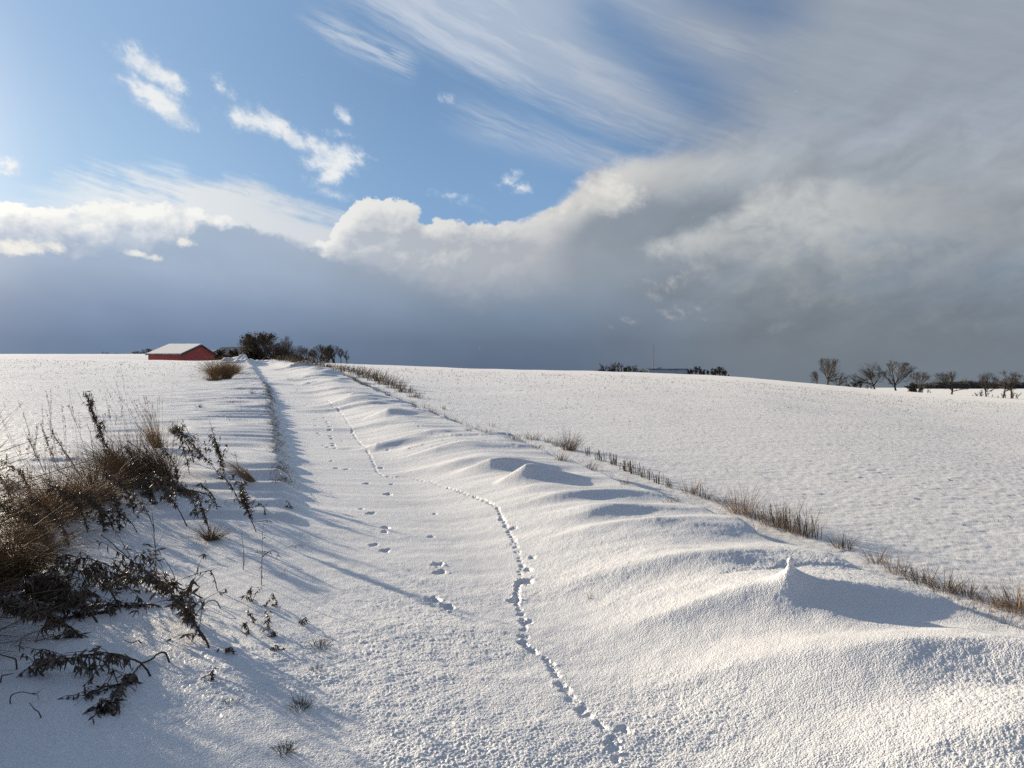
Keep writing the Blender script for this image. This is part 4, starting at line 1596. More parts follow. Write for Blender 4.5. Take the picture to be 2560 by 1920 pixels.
def woodland():
    """a far wood that reads as one dark mass: a rough body with twigs breaking its outline"""
    r = random.Random(77)
    mb = MB()
    n = 260
    tops = []
    for i in range(n):
        px = 1975 + 585 * i / (n - 1)
        x = px_x(px, 610)
        z = g0(x, 610)
        t = 4.2 + 2.6 * float(fbm(np.array([x / 15.0]), np.array([3.3]), 4, 8)[0]) + 1.2 * r.random()
        t *= min(1, max(.25, (px - 1968) / 40))
        tops.append((x, z, t))
        for (dy, k) in ((-9, -.3), (-10, .30), (-7, .72), (-2, .93), (4, 1.0), (9, .6), (10, -.3)):
            mb.v.append(Vector((x + r.uniform(-.6, .6), 610 + dy + r.uniform(-1.2, 1.2), z + t * k * (1 + r.uniform(-.10, .10) if k > 0 else 1))))
    for i in range(n - 1):
        for k in range(6):
            a_ = i * 7 + k
            mb.f.append((a_, a_ + 7, a_ + 8, a_ + 1))
    for (x, z, t) in tops:
        for k in range(26):
            p = Vector((x + r.uniform(-2, 2), 610 + r.uniform(-10, 6), z + t * r.uniform(.5, 1.02)))
            d = Vector((r.gauss(0, .35), r.gauss(0, .3), 1)).normalized() * r.uniform(.4, 1.3)
            mb.ribbon([p, p + d * .6, p + d], [.22, .16, .05], (1, 0, 0))
    o = mb.build('far_woodland', M_WOOD_FAR)
    tag(o, kind='stuff')


woodland()

# ------------------------------------------------------------------ the brown grass by the track
GV = 'dry grass tufts along the right verge'
# (x, y, height, width, blades, kind, label)
VERGE = [
    (2196, 1322, 60, 70, 170, 's', 'biggest tan grass tuft at the right edge of the picture'),
    (2140, 1308, 26, 50, 70, 's', 'low flattened tuft left of the biggest tan tuft'),
    (2086, 1288, 42, 46, 80, 'd', 'leaning ragged tuft before the low flattened tuft'),
    (2040, 1276, 44, 50, 90, 'd', 'bushy brown tuft in the middle of the nearest grass fringe'),
    (1990, 1258, 42, 48, 80, 'd', 'thin tuft left of the bushy brown tuft in the nearest fringe'),
    (1938, 1238, 40, 40, 55, 's', 'sparse pale tuft right of the bank notch'),
    (1895, 1216, 40, 34, 50, 'd', 'dark sparse tuft at the left end of the nearest fringe'),
    (1820, 1184, 34, 36, 80, 'd', 'squat dark tuft right of the lone broken stalk'),
    (1738, 1158, 62, 40, 70, 's', 'pale upright tuft left of the lone broken stalk'),
    (1700, 1148, 66, 40, 60, 'd', 'tall wispy tuft behind the snow knob'),
    (1668, 1136, 58, 44, 90, 's', 'thick tan tuft left of the tall wispy tuft'),
    (1632, 1122, 46, 30, 50, 'd', 'slanting thin tuft between the two thickest tan tufts'),
    (1602, 1108, 56, 48, 130, 's', 'thickest bristling tan tuft halfway up the right verge'),
    (1566, 1088, 22, 44, 60, 'd', 'flattened brown tuft left of the thickest bristling tuft'),
    (1526, 1078, 30, 22, 50, 'd', 'small dark spiky tuft standing alone'),
    (1490, 1066, 36, 30, 50, 's', 'wispy tuft at the right end of the stubble row'),
    (1452, 1086, 14, 34, 40, 'r', 'small rusty tuft lying on the drift below the stubble row'),
    (1350, 1046, 14, 16, 34, 'r', 'dark little tuft on the drift near the middle of the stubble row'),
    (1276, 1014, 20, 22, 40, 'r', 'slanted rusty tuft on the drift at the left of the stubble row'),
    (1211, 994, 20, 20, 50, 'r', 'rusty tuft poking from the drift below the tall brown tuft'),
    (1231, 972, 42, 30, 120, 'r', 'tall brown tuft left of the stubble row'),
    (1208, 964, 18, 26, 50, 'r', 'low rusty tuft at the left of the tall brown tuft'),
    (1184, 956, 14, 14, 26, 'd', 'tiny dark tuft farther left of the tall brown tuft'),
    (1150, 950, 18, 28, 60, 'd', 'dark tuft in the gap of the verge up the track'),
    (1155, 966, 9, 24, 34, 'r', 'flat rusty tuft below the dark tuft in the gap'),
    (1106, 948, 12, 26, 40, 'd', 'short dark tuft left of the gap in the verge'),
    (1052, 934, 10, 20, 40, 'r', 'low rusty tuft second of the two far small ones'),
    (1012, 930, 9, 12, 30, 'r', 'low rusty tuft first of the two far small ones'),
    (896, 858, 14, 30, 80, 'r', 'reddish tuft where the far grass row ends'),
    (876, 848, 18, 36, 130, 'r', 'reddish tuft near the lower end of the far grass row'),
    (854, 839, 24, 36, 160, 'r', 'second tuft from the lower end of the far grass row'),
    (834, 830, 26, 38, 180, 'r', 'tallest reddish tuft in the far grass row'),
    (814, 823, 26, 38, 180, 'r', 'tall reddish tuft in the middle of the far grass row'),
    (794, 816, 24, 38, 180, 'r', 'dense reddish tuft above the middle of the far grass row'),
    (774, 809, 20, 38, 160, 'r', 'reddish tuft near the upper end of the far grass row'),
    (754, 803, 16, 38, 150, 'r', 'low reddish tuft at the upper end of the far grass row'),
    (732, 798, 13, 40, 150, 'r', 'low brown tuft right of the copse foot'),
    (706, 793, 12, 42, 150, 'r', 'faint brown tuft in front of the copse'),
    (678, 788, 13, 44, 150, 'r', 'faint brown tuft at the left foot of the copse'),
    (646, 783, 15, 48, 200, 'r', 'brown grass patch below the slender bare tree'),
    (612, 779, 14, 46, 200, 'r', 'brown grass patch below the big dense tree'),
]
for i, (px, py, h, w, n, kd, lab) in enumerate(VERGE):
    x, y = at(px, py)
    mat = {'s': M_STRAW, 'd': M_STRAW_DARK, 'r': M_TWIG_BROWN}[kd]
    if px > 950:
        n, h, w = int(n * 1.7), h * 1.15, w * 1.25
    tussock(lab, px, py, h, w, n=n, mat=mat, group=GV, seed=100 + i, lean=(-.12 if px > 1400 else .1, 0), stiff=.65, bw=max(.0034, y * .00034), pos=(x, y), scale=y / F, fan=.95 if px > 950 else .55, base_r=.45 if px > 950 else .62, name='dry_grass_tuft')
GS = 'broken stalks in the stubble row'
STUB = [(1270, 984, 20, 26, 10), (1296, 994, 22, 28, 16), (1322, 1004, 24, 28, 18), (1348, 1016, 26, 28, 20), (1372, 1025, 28, 28, 20), (1398, 1035, 26, 28, 18), (1424, 1045, 24, 28, 16), (1448, 1054, 20, 26, 12),
        (1508, 1072, 24, 30, 8), (1650, 1128, 40, 30, 8), (1690, 1142, 44, 34, 10), (1722, 1154, 52, 30, 9), (1752, 1164, 46, 28, 8), (868, 846, 8, 24, 14), (905, 862, 9, 30, 12), (960, 885, 9, 34, 12), (1062, 922, 9, 28, 8)]
STUBL = ['first sparse stalks at the left end of the stubble row', 'second bunch of broken stalks in the stubble row', 'third bunch of broken stalks in the stubble row', 'fourth bunch of broken stalks at the middle of the stubble row', 'fifth and densest bunch of broken stalks in the stubble row',
         'sixth bunch of broken stalks in the stubble row', 'seventh bunch of broken stalks in the stubble row', 'last short stalks at the right end of the stubble row', 'few broken stalks between the stubble row and the spiky tuft', 'broken stalks among the thick tan tufts',
         'broken stalks beside the tall wispy tuft', 'tall broken stalks behind the snow knob', 'broken stalks just left of the lone stalk', 'tiny upright stalks at the end of the far grass row', 'tiny stalks on the far edge below the reddish tufts', 'tiny stalks on the bare stretch of the far edge', 'tiny stalks right of the bare stretch of the edge']
for i, ((px, py, h, w, n), lab) in enumerate(zip(STUB, STUBL)):
    stubble_clump(lab, px, py, h, w, n, 60 + i, GS, lean=-.06)
stubble_clump('lone thick broken stalk standing behind the snow knob', 1771, 1166, 36, 2, 1, 97, None, M_TWIG, name='broken_stalk')


def snow_knob():
    x, y = 1.64, 4.69
    z = g0(x, y)
    s = y / F
    mb = MB()
    r = random.Random(4)
    prof = [(-8, 17), (-2, 13), (3, 9.6), (7, 7.4), (10, 6.4), (12.5, 7.0), (16.5, 8.6), (20.5, 7.8), (23.4, 5.0), (25, 1.4)]
    n = 14
    for hh, rr in prof:
        for k in range(n):
            t = 2 * math.pi * k / n
            q = rr * s * (1 + .10 * r.uniform(-1, 1))
            mb.v.append(Vector((math.cos(t) * q , math.sin(t) * q, hh * s)))
    for j in range(len(prof) - 1):
        for k in range(n):
            k2 = (k + 1) % n
            mb.f.append((j * n + k, j * n + k2, (j + 1) * n + k2, (j + 1) * n + k))
    mb.f.append(tuple((len(prof) - 1) * n + k for k in range(n)))
    o = mb.build('snow_knob', M_SNOW, None, True)
    o.location = (x, y, z - .004)
    tag(o, 'small round knob of snow on a neck at the top of the nearest drift', 'snow knob')


snow_knob()

# ------------------------------------------------------------------ dry grass and weeds on the left verge
GL = 'grass tussocks on the left verge'
tussock('golden dome of dead grass cut by the left edge of the picture', 26, 1246, 165, 190, n=2100, mat=M_STRAW, seed=1, group=GL, stiff=.05, bw=.0036, stalks=6, lean=(.05, -.15), fan=1.25)
tussock('large tangled brown tussock below the three thin seed stems', 130, 1118, 150, 190, n=1400, mat=M_STRAW, seed=2, group=GL, stiff=.15, bw=.0042, stalks=14, lean=(-.25, 0), fan=1.2)
tussock('brown tussock in the middle of the left clump', 205, 1085, 140, 150, n=900, mat=M_STRAW_DARK, seed=3, group=GL, stiff=.2, bw=.0042, stalks=8, lean=(-.2, 0), fan=1.2)
tussock('tall rusty tussock leaning left at the top of the clump', 352, 1046, 140, 120, n=1000, mat=M_TWIG_BROWN, seed=4, group=GL, stiff=.40, bw=.0046, stalks=6, lean=(-.75, 0), fan=.75)
tussock('brown tussock hung with leaves left of the tall rusty one', 290, 1052, 150, 140, n=1000, mat=M_STRAW_DARK, seed=5, group=GL, stiff=.3, bw=.0046, stalks=6, lean=(-.35, 0), fan=1.0)
tussock('upright seeding grass with the tallest pale stalks', 342, 968, 66, 44, n=260, mat=M_STRAW, seed=6, group=GL, stiff=.7, bw=.0045, stalks=34, lean=(-.32, 0), fan=.4)
tussock('dark low tuft right of the seeding grass', 378, 935, 28, 40, n=200, mat=M_GRASS, seed=7, group=GL, stiff=.5, bw=.005)
tussock('small straw tuft under the leaning weed by the track', 456, 1166, 46, 60, n=320, mat=M_STRAW_DARK, seed=8, group=GL, stiff=.25, bw=.0034, fan=1.2)
tussock('flattened straw sheaf with stalks thrown to the left', 548, 1040, 82, 36, n=240, mat=M_STRAW, seed=9, group=GL, stiff=.7, bw=.0042, lean=(-1.1, 0), fan=.35)
tussock('low brown tuft behind the snowy hollow', 240, 1010, 80, 110, n=600, mat=M_STRAW_DARK, seed=10, group=GL, stiff=.2, bw=.0042, stalks=6, fan=1.2)
tussock('thin dark grass fringe left of the three seed stems', 30, 1060, 50, 80, n=150, mat=M_STRAW_DARK, seed=11, group=GL, stiff=.4, bw=.0036, stalks=14, lean=(-.5, 0), fan=.8)
tussock('straw tuft between the golden dome and the tangled tussock', 70, 1165, 140, 140, n=700, mat=M_STRAW, seed=12, group=GL, stiff=.1, bw=.0036, stalks=5, fan=1.2)
# two that stand just outside the picture and throw the shade of its lower left corner
for i, (x, y, h, w, lab) in enumerate(((-3.80, 4.70, 1.2, .8, 'tall dead tussock outside the left edge, second nearest the camera'), (-3.25, 3.95, .9, .8, 'tall dead tussock outside the left edge, nearest the camera'),
                                       (-4.45, 5.55, 1.15, 1.0, 'tall dead tussock outside the left edge, behind the golden dome'), (-4.15, 5.15, 1.3, .8, 'tall dead tussock outside the left edge, beside the golden dome'), (-3.50, 4.30, .95, .8, 'tall dead tussock outside the left edge, between the nearest two'),
                                       (-4.95, 6.05, 1.45, .8, 'tallest dead tussock outside the left edge, farthest from the camera'), (-4.40, 5.35, 1.7, .8, 'tall dead tussock outside the left edge, in front of the tallest one'))):
    tussock(lab, 0, 0, h, w, n=1700, mat=M_STRAW_DARK, seed=20 + i, group=GL, stiff=.75, bw=.009, stalks=10, pos=(x, y), scale=.75, fan=.35, base_r=.35)

W = weed
W('tall upright weed with a dense column of dark leaves, topmost of the clump', [(244, 1022), (232, 985), (212, 925), (196, 880), (184, 845)], 2.0, .006, upright=True, span=(.40, .92), twigs=1.9, leafsize=.06, seed=1)
W('bare forked stem left of the tall leafy column', [(213, 1028), (204, 990), (197, 955), (196, 938), (188, 915)], .0, .005, upright=True, twigs=.4, span=(.5, .95), seed=2, bare=True)
W('seed topped weed leaning left, leftmost of the three thin ones', [(104, 1030), (88, 1005), (72, 972), (58, 940), (50, 925)], .9, .004, upright=True, span=(.35, .8), leafsize=.04, seed=3)
W('seed topped weed leaning left, middle of the three thin ones', [(128, 1020), (116, 990), (106, 965), (94, 930), (86, 915)], .8, .004, span=(.3, .75), leafsize=.045, seed=4)
W('seed topped weed with drooping leaves, rightmost of the three thin ones', [(168, 1020), (150, 990), (132, 965), (114, 935), (101, 912)], 1.0, .004, span=(.3, .8), leafsize=.05, seed=5)
W('slender weed with leaf clusters on its left side beside the bank', [(410, 1024), (402, 990), (396, 965), (388, 938), (380, 918)], 1.20, .0045, span=(.2, 1), leafsize=0.07, tw=1.35, seed=6)
W('long stalk leaning hard left with leaves hanging under it', [(482, 1034), (455, 1002), (425, 970), (400, 942), (386, 925)], 1.95, .005, span=(.3, .95), leafsize=0.07, tw=1.35, seed=7)
W('upright weed with a dark leafy tuft at half height', [(487, 1034), (478, 1005), (470, 970), (462, 940), (452, 908)], 1.65, .005, upright=True, span=(.18, .62), twigs=1.3, leafsize=0.07, tw=1.35, seed=8)
W('tall thin weed with a dark leaf knot low on its stem', [(556, 1150), (538, 1110), (527, 1075), (517, 1020), (507, 976)], 1.50, .0045, upright=True, span=(.2, .55), twigs=1.1, leafsize=0.07, tw=1.35, seed=9)
W('fallen weed arching left above the snowy hollow, leaves at its tip', [(406, 1138), (388, 1105), (368, 1075), (352, 1052), (338, 1036)], 1.95, .006, span=(.45, 1), leafsize=0.07, tw=1.35, seed=10, tipbunch=.8)
W('dark weed with drooping side leaves right of the snowy hollow', [(454, 1150), (444, 1118), (434, 1090), (424, 1068), (410, 1058)], 1.20, .0055, span=(.25, 1), leafsize=0.07, tw=1.35, seed=11)
W('single bare upright twig in the snowy hollow', [(337, 1246), (336, 1205), (333, 1160), (331, 1130), (328, 1108)], 0, .005, upright=True, twigs=.35, span=(.3, .95), seed=12, bare=True)
W('straight bare stem standing in the track edge', [(564, 1264), (565, 1230), (566, 1190), (566, 1150)], .15, .0032, upright=True, twigs=.3, seed=13)
W('short bare stem left of the straight one at the track edge', [(525, 1232), (526, 1205), (525, 1180), (521, 1150)], .15, .0032, upright=True, twigs=.3, seed=14)
W('long leafy weed fallen to the upper left, longest in the foreground', [(462, 1408), (437, 1372), (411, 1338), (378, 1292), (342, 1255), (300, 1225), (262, 1192), (216, 1152)], .95, .0065, span=(.12, .75), twigs=1.2, leafsize=0.085, tw=1.7, seed=15, lean=.8)
W('dark leafy branch lying left from the foreground fork', [(458, 1296), (412, 1280), (362, 1262), (318, 1250), (262, 1243), (200, 1224)], 1.5, .0055, span=(.3, 1), twigs=1.2, leafsize=0.085, tw=1.7, seed=16, lean=.3)
W('horizontal weed with a thick curtain of hanging dark leaves', [(371, 1315), (330, 1311), (282, 1312), (230, 1313), (160, 1316), (80, 1322)], 2.4, .0055, span=(.15, 1), twigs=1.5, leafsize=0.085, tw=1.7, seed=17)
W('dense black leaf heap right of the golden dome', [(215, 1345), (188, 1312), (158, 1280), (122, 1258), (78, 1262)], 3.2, .007, span=(.35, 1), twigs=2.2, leafsize=0.085, tw=1.7, seed=18, tipbunch=1.4)
W('thick bare stem slanting down from the leaf heap', [(261, 1308), (240, 1280), (218, 1260), (196, 1245), (172, 1232)], .5, .007, span=(.5, 1), leafsize=.05, seed=19)
W('leafy weed sagging to the far left below the leaf heap', [(188, 1380), (160, 1362), (128, 1342), (98, 1328), (70, 1318), (22, 1316)], 2.2, .007, span=(.1, 1), twigs=1.6, leafsize=0.085, tw=1.7, seed=20)
W('arched weed bowing left over open snow with hanging leaves', [(330, 1464), (312, 1440), (286, 1424), (252, 1414), (214, 1411), (160, 1420), (110, 1426), (62, 1440)], 1.35, .0058, span=(.22, 1), twigs=1.4, leafsize=0.085, tw=1.7, seed=21)
W('kinked stalk whose broken end droops into the snow', [(368, 1432), (360, 1414), (346, 1410), (328, 1424), (306, 1442), (284, 1466), (252, 1496), (236, 1526), (222, 1545)], 1.0, .0055, span=(.45, 1), leafsize=0.085, tw=1.7, twigs=1.3, seed=22, tipbunch=.8)
W('stub of stem lying flat below the kinked stalk', [(326, 1474), (296, 1480), (260, 1484), (222, 1498), (186, 1512)], .9, .0052, span=(.3, 1), leafsize=0.085, tw=1.7, seed=23)
W('hooked stalk bending over at the right of the foreground fork', [(471, 1278), (464, 1252), (453, 1234), (430, 1238), (395, 1250), (360, 1262)], .25, .0038, twigs=.5, leafsize=.05, seed=24)
W('small hooked stalk with a drooping leaf right of the fork', [(481, 1316), (468, 1300), (452, 1298), (436, 1316), (420, 1336)], .7, .004, span=(.5, 1), twigs=.4, leafsize=.055, seed=25)
W('thin twig rising from the foreground fork', [(384, 1275), (376, 1246), (366, 1224), (352, 1204)], .1, .004, twigs=.5, seed=26)
W('dark leaf cluster on the slope of the longest fallen weed', [(412, 1345), (402, 1325), (394, 1300), (388, 1278)], 2.4, .005, span=(.1, 1), twigs=2, leafsize=0.085, tw=1.7, seed=27)
W('bent stub at the left edge of the foreground snow', [(36, 1448), (35, 1432), (32, 1424), (14, 1418), (-8, 1412)], 0, .0055, twigs=.2, seed=28, bare=True)
W('low bent stub under the other one at the left edge', [(0, 1476), (3, 1462), (14, 1458), (30, 1455)], 0, .005, twigs=.2, seed=29, bare=True)
W('short thin twig lying in the lower left snow', [(94, 1553), (84, 1540), (74, 1532), (63, 1518)], 0, .0036, twigs=.2, seed=30, bare=True)
W('short broken stick lying on the snow under the fork', [(316, 1396), (300, 1392), (284, 1389), (266, 1382)], 0, .0042, twigs=.2, seed=31, bare=True)
W('thin curved twig arching in the lower left snow', [(24, 1524), (22, 1508), (32, 1498), (52, 1495), (78, 1502)], .15, .0035, twigs=.5, seed=32)
W('tangled dark weed hiding the top of the golden dome', [(120, 1195), (98, 1160), (72, 1130), (40, 1105), (-10, 1085)], 2.0, .006, span=(.15, 1), twigs=1.5, leafsize=0.075, tw=1.4, seed=33)
W('tangled dark weed across the brown middle tussock', [(250, 1145), (228, 1110), (204, 1085), (178, 1068), (140, 1060)], 2.0, .006, span=(.15, 1), twigs=1.5, leafsize=0.075, tw=1.4, seed=34)
W('dark weed standing in front of the brown middle tussock', [(258, 1145), (257, 1115), (254, 1088), (248, 1062)], 1.8, .006, span=(.1, .9), twigs=1.4, leafsize=0.075, tw=1.4, seed=35)
W('leafy weed under the rusty tussock beside the hollow', [(338, 1090), (330, 1068), (318, 1050), (300, 1036)], 3.30, .006, span=(.1, 1), twigs=1.8, leafsize=0.07, tw=1.35, seed=36)
W('dark leafy weed low on the right of the rusty tussock', [(452, 1068), (428, 1062), (402, 1058), (376, 1050), (350, 1040)], 3.60, .006, span=(.25, 1), twigs=1.6, leafsize=0.07, tw=1.35, seed=37)
W('slanting thin weed beyond the rusty tussock', [(420, 960), (410, 940), (400, 920), (392, 905)], .4, .004, upright=True, span=(.2, 1), leafsize=.05, seed=38)
W('crossed stem above the snowy hollow, left of the arching weed', [(336, 1146), (322, 1115), (305, 1088), (288, 1068)], 0.45, .005, span=(.4, 1), leafsize=0.07, tw=1.35, seed=39)
W('thin stems fallen left from the snowy hollow', [(300, 1152), (284, 1130), (262, 1110), (236, 1098)], 1.20, .0045, span=(.3, 1), leafsize=0.07, tw=1.35, seed=40)
W('broken stalk with a bent dark head beside the verge ripples', [(632, 1042), (622, 1022), (610, 1010), (602, 1008), (598, 1014)], .35, .0035, span=(.7, 1), twigs=.6, leafsize=.05, seed=41)
W('flat brown stem lying at the foot of the bent dark head', [(632, 1030), (618, 1036), (600, 1040), (588, 1043)], .3, .004, twigs=.6, seed=42)
W('short curled weed by the prints, alone on the track', [(632, 1100), (628, 1094), (622, 1092), (616, 1096)], 1.4, .003, span=(.3, 1), leafsize=.05, seed=43)
W('dry hooked stem at the track edge with a dark bent tip', [(560, 1204), (572, 1198), (586, 1190), (598, 1192), (602, 1200)], .2, .004, twigs=.4, seed=44)
W('straight stick lying across the snow below the leaf knot', [(602, 1128), (580, 1128), (556, 1130), (540, 1132)], .1, .004, twigs=.2, seed=45)
W('small withered shoot with pointed leaves below the leaf knot', [(576, 1112), (570, 1098), (564, 1088), (556, 1086)], .9, .0035, span=(.3, 1), leafsize=.055, seed=46)
W('lone thin stalk on the rippled verge', [(522, 888), (520, 872), (518, 852)], 0, .004, upright=True, twigs=.1, seed=47, bare=True)
W('small forked twig on the rippled verge', [(500, 910), (492, 903), (486, 900)], .1, .004, twigs=.6, seed=48)
for i, (pts, lf, lab) in enumerate((
        ([(150, 1180), (140, 1150), (124, 1120), (100, 1095), (70, 1080)], 2.2, 'dark weed fallen left over the straw beside the golden dome'),
        ([(112, 1215), (106, 1180), (96, 1150), (78, 1120), (50, 1100)], 2.2, 'dark weed rising at the right flank of the golden dome'),
        ([(190, 1150), (182, 1120), (166, 1090), (140, 1066), (108, 1050)], 2.0, 'leafy weed bowed left in front of the tangled tussock'),
        ([(226, 1150), (220, 1120), (210, 1095), (196, 1075)], 2.4, 'bushy dark weed at the foot of the tangled tussock'),
        ([(290, 1110), (284, 1085), (272, 1060), (256, 1040), (230, 1026)], 2.2, 'bowed leafy weed left of the snowy hollow'),
        ([(310, 1075), (306, 1050), (298, 1020), (286, 990), (272, 968)], 1.6, 'upright leafy weed within the rusty tussock'),
        ([(372, 1085), (364, 1064), (350, 1046), (330, 1030)], 2.4, 'dark leafy weed along the top of the snowy hollow'),
        ([(388, 1066), (384, 1040), (378, 1010), (366, 985), (350, 966)], 1.4, 'leafy weed on the right flank of the rusty tussock'),
        ([(70, 1080), (60, 1050), (46, 1025), (26, 1005)], 1.6, 'weed with dark leaves at the back of the golden dome'),
        ([(30, 1090), (18, 1060), (4, 1036), (-16, 1020)], 1.8, 'dark weed reaching out of the left edge behind the dome'),
        ([(250, 1015), (240, 985), (228, 960), (212, 940)], 1.2, 'thin leafy weed right of the topmost leafy column'),
        ([(160, 1312), (130, 1300), (92, 1296), (50, 1300), (0, 1306)], 3.0, 'dense dark weed lying to the left edge under the leaf heap'),
        ([(230, 1290), (196, 1282), (156, 1284), (116, 1290), (70, 1298)], 3.0, 'dense dark weed lying across the leaf heap'),
        ([(270, 1330), (236, 1326), (196, 1330), (150, 1338), (110, 1352)], 2.6, 'leafy weed drooping under the horizontal one'),
        ([(150, 1275), (120, 1262), (86, 1258), (40, 1266), (0, 1280)], 2.6, 'black weed at the foot of the golden dome'),
        ([(300, 1260), (262, 1236), (220, 1216), (176, 1204), (130, 1196)], .7, 'thin fallen stems pointing left above the leaf heap'),
        ([(290, 1275), (250, 1256), (206, 1240), (160, 1230), (110, 1224)], .5, 'bare fallen stems just below the thin ones'),
        ([(430, 1120), (420, 1090), (408, 1066), (390, 1046)], 1.2, 'weed with sparse dark leaves at the right of the hollow'),
        ([(520, 1090), (505, 1060), (488, 1036), (470, 1016)], .8, 'slanting weed right of the straw sheaf'),
        ([(470, 1100), (462, 1076), (446, 1056), (430, 1044)], 1.2, 'dark weed between the hollow and the straw sheaf'),
        ([(420, 1000), (412, 975), (400, 955), (384, 940)], 1.0, 'leafy weed left of the upright tuft weed'))):
    W(lab, pts, lf, .0058, span=(.12, 1), twigs=1.5, leafsize=.085 if pts[0][1] > 1225 else .065, tw=1.7 if pts[0][1] > 1225 else 1.25, seed=200 + i)
GD = 'dead leaf scraps beside the track'
for i, (px, py, s, lab) in enumerate(((548, 1345, 22, 'upright scrap of dead leaves right of the fork'), (540, 1372, 30, 'long dark scrap of leaves below the upright one'), (584, 1358, 22, 'curled black leaf scrap right of the long dark one'), (508, 1414, 20, 'cone shaped black leaf scrap farthest left of the scraps'),
                                      (606, 1408, 18, 'small forked scrap below the curled black one'), (660, 1352, 14, 'tiny black scrap nearest the track middle'), (598, 1380, 12, 'little dark scrap under the curled black one'), (545, 1300, 24, 'reddish leaf scrap under the hooked stalk'), (462, 1470, 16, 'faint leaf scrap below the cone shaped one'), (600, 1310, 26, 'bent stalk scrap above the tiny black one'))):
    W(lab, [(px, py), (px - 4, py - s * .5), (px - 9, py - s * .8), (px - 14, py - s * .7)], 1.8, .0035, span=(.05, 1), twigs=1.6, leafsize=.05, seed=70 + i, group=GD)
GT = 'frosted grass tufts at the track edge'
for i, (px, py, h, w, lab) in enumerate(((650, 1530, 40, 60, 'frosted tuft with one long stem at the track edge, middle of three'), (614, 1625, 34, 60, 'frosted tuft nearest the bottom of the picture'), (690, 1400, 30, 60, 'frosted tuft farthest up of the three near the track edge'), (500, 1520, 20, 46, 'faint frosted tuft left of the middle one'),
                                         (680, 1450, 18, 50, 'flat frosted tuft between the upper two tufts'), (565, 1195, 16, 50, 'low grass under the hooked stem'), (600, 1240, 14, 60, 'thin grass bits left of the track prints'), (640, 1180, 12, 60, 'thin grass bits near the first pair of prints'), (430, 880, 12, 24, 'small brown tuft up on the rippled verge'), (545, 850, 14, 20, 'dark tuft where the bank grass begins'),
                                         (1276, 1292, 20, 26, 'few thin blades alone in the middle of the smooth snow'), (500, 870, 10, 40, 'faint grass streak above the lone thin stalk'))):
    tussock(lab, px, py, h, w, n=110 if i < 5 else 46, mat=M_GRASS, seed=140 + i, group=GT, stiff=.4, bw=.0028 if py > 1000 else .006, fan=1.0, name='frosted_grass_tuft')

# brown bush half way up the left verge
x, y = at(478, 818)
tussock('thick brown grassy bush where the left verge meets the snow heaps', 478, 818, 46, 48, n=2000, mat=M_STRAW, seed=60, stiff=.5, bw=.012, pos=(x, y), scale=y / F, fan=1.0, base_r=.42, name='grassy_bush', cat='bush')
tussock('smaller brown grassy bush right behind the thick one', 500, 806, 26, 30, n=900, mat=M_STRAW_DARK, seed=61, stiff=.5, bw=.012, fan=.8, base_r=.5, name='grassy_bush', cat='bush')
tussock('low brown tuft in front of the thick brown bush', 462, 822, 16, 30, n=400, mat=M_TWIG_BROWN, seed=62, stiff=.3, bw=.010, fan=1.2, base_r=.5, name='grassy_bush', cat='bush')


# ------------------------------------------------------------------ what nobody could count
def bank_grass():
    r = random.Random(9)
    mb = MB()
    for k in range(3600):
        y = 9.5 + 26 * r.random() ** 1.3
        d = r.gauss(.26, .09)
        x = float(XL(y)) + .18 - d + .10 * float(pn(np.array([y * 0.5]), 3.3, 3)[0])
        dens = .35 + .65 * (pn(np.array([y * .8]), 4.4, 33)[0] > -.1)
        if r.random() > dens:
            continue
        z = g0(x, y)
        L = r.uniform(.05, .15)
        dv = Vector((r.gauss(.5, .5), r.gauss(-.2, .4), r.uniform(.5, 1))).normalized()
        p = Vector((x, y, z - .01))
        w = max(.0025, y * .00022)
        mb.ribbon([p, p + dv * L * .6, p + (dv + Vector((.3, 0, -.5))).normalized() * L], [w, w * .8, w * .2], rv(r).normalized())
    o = mb.build('bank_grass', M_GRASS)
    tag(o, kind='stuff')


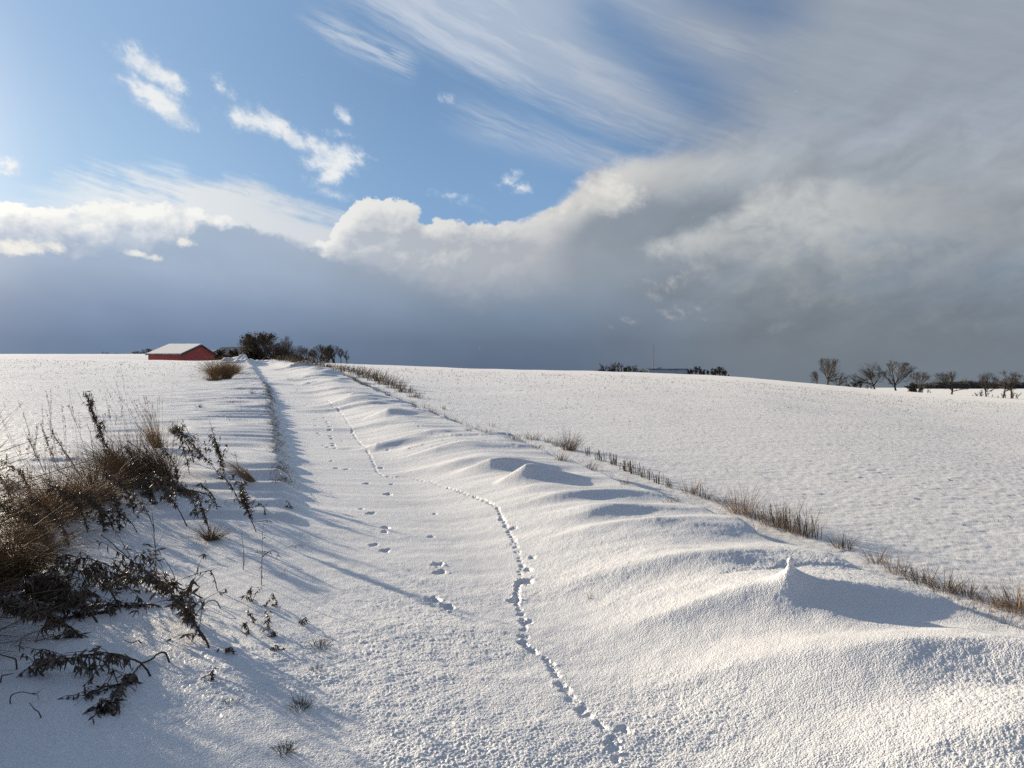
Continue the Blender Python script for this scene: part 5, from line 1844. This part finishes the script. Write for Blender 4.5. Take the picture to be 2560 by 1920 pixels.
def field_stubble():
    r = random.Random(19)
    mb = MB()
    pts = []
    while len(pts) < 9000:
        d = 5 + 85 * r.random() ** .8
        p = r.uniform(-.75, .75)
        x = p * d
        if XL(d) - 3 < x < XR(d) + .5:
            continue
        pts.append((x, d))
    xs = np.array([a for a, b in pts])
    ys = np.array([b for a, b in pts])
    zs = ground0(xs, ys)
    for (x, y), z in zip(pts, zs):
        if pn(np.array([x * .25]), np.array([y * .25]), 44)[0] < -.15 and r.random() < .7:
            continue
        for k in range(r.choice((1, 1, 2, 3))):
            L = r.uniform(.015, .05) * (1 + y / 70) * (3.0 if r.random() < .012 else 1)
            p = Vector((x + r.uniform(-.04, .04), y + r.uniform(-.04, .04), float(z) - .01))
            dv = Vector((r.gauss(0, .5), r.gauss(0, .4), 1)).normalized()
            w = max(.0028, y * .00026)
            mb.ribbon([p, p + dv * L], [w, w * .7], (1, r.gauss(0, .3), 0))
    o = mb.build('field_stubble', M_STUBBLE)
    tag(o, kind='stuff')


def edge_grass():
    """thin wiry grass all along the edge where the verge drops to the field"""
    r = random.Random(29)
    mb = MB()
    for k in range(7500):
        y = 3.4 + 62 * r.random() ** 1.7
        dn = float(pn(np.array([y * .9]), 7.7, 35)[0]) + float(pn(np.array([y * .23]), 2.7, 36)[0])
        if r.random() > .48 + .9 * dn:
            continue
        x = float(XR(y)) + .14 * float(pn(np.array([y * 0.6]), 1.3, 6)[0]) + r.gauss(.10, .10)
        z = g0(x, y)
        L = r.uniform(.05, .17) * (1 + y / 60)
        dv = Vector((r.gauss(.1, .45), r.gauss(-.1, .4), 1)).normalized()
        p = Vector((x, y, z - .015))
        w = max(.0022, y * .00022)
        e = (dv + Vector((r.gauss(0, .5), r.gauss(0, .4), -.35))).normalized()
        mb.ribbon([p, p + dv * L * .55, p + dv * L * .55 + e * L * .45], [w, w * .8, w * .25], rv(r).normalized())
    o = mb.build('edge_grass', M_STRAW_DARK)
    tag(o, kind='stuff')


def falling_snow():
    r = random.Random(23)
    mb = MB()
    for k in range(46):
        px = r.choice((r.uniform(0, 900), r.uniform(0, 1500), r.uniform(0, 2212)))
        py = r.uniform(40, 760)
        d = r.uniform(4, 11)
        c = on_ray(px, py, d)
        e = r.uniform(.0022, .0042) * (d / 6) ** .5
        n0 = len(mb.v)
        for v in ((1, 0, 0), (0, 1, 0), (-1, 0, 0), (0, -1, 0), (0, 0, 1), (0, 0, -1)):
            mb.v.append(c + Vector(v) * e * r.uniform(.7, 1.2))
        for f in ((0, 1, 4), (1, 2, 4), (2, 3, 4), (3, 0, 4), (1, 0, 5), (2, 1, 5), (3, 2, 5), (0, 3, 5)):
            mb.f.append(tuple(n0 + q for q in f))
    o = mb.build('falling_snow', M_ROOF_SNOW, None, True)
    tag(o, kind='stuff')


bank_grass()
field_stubble()
edge_grass()
falling_snow()
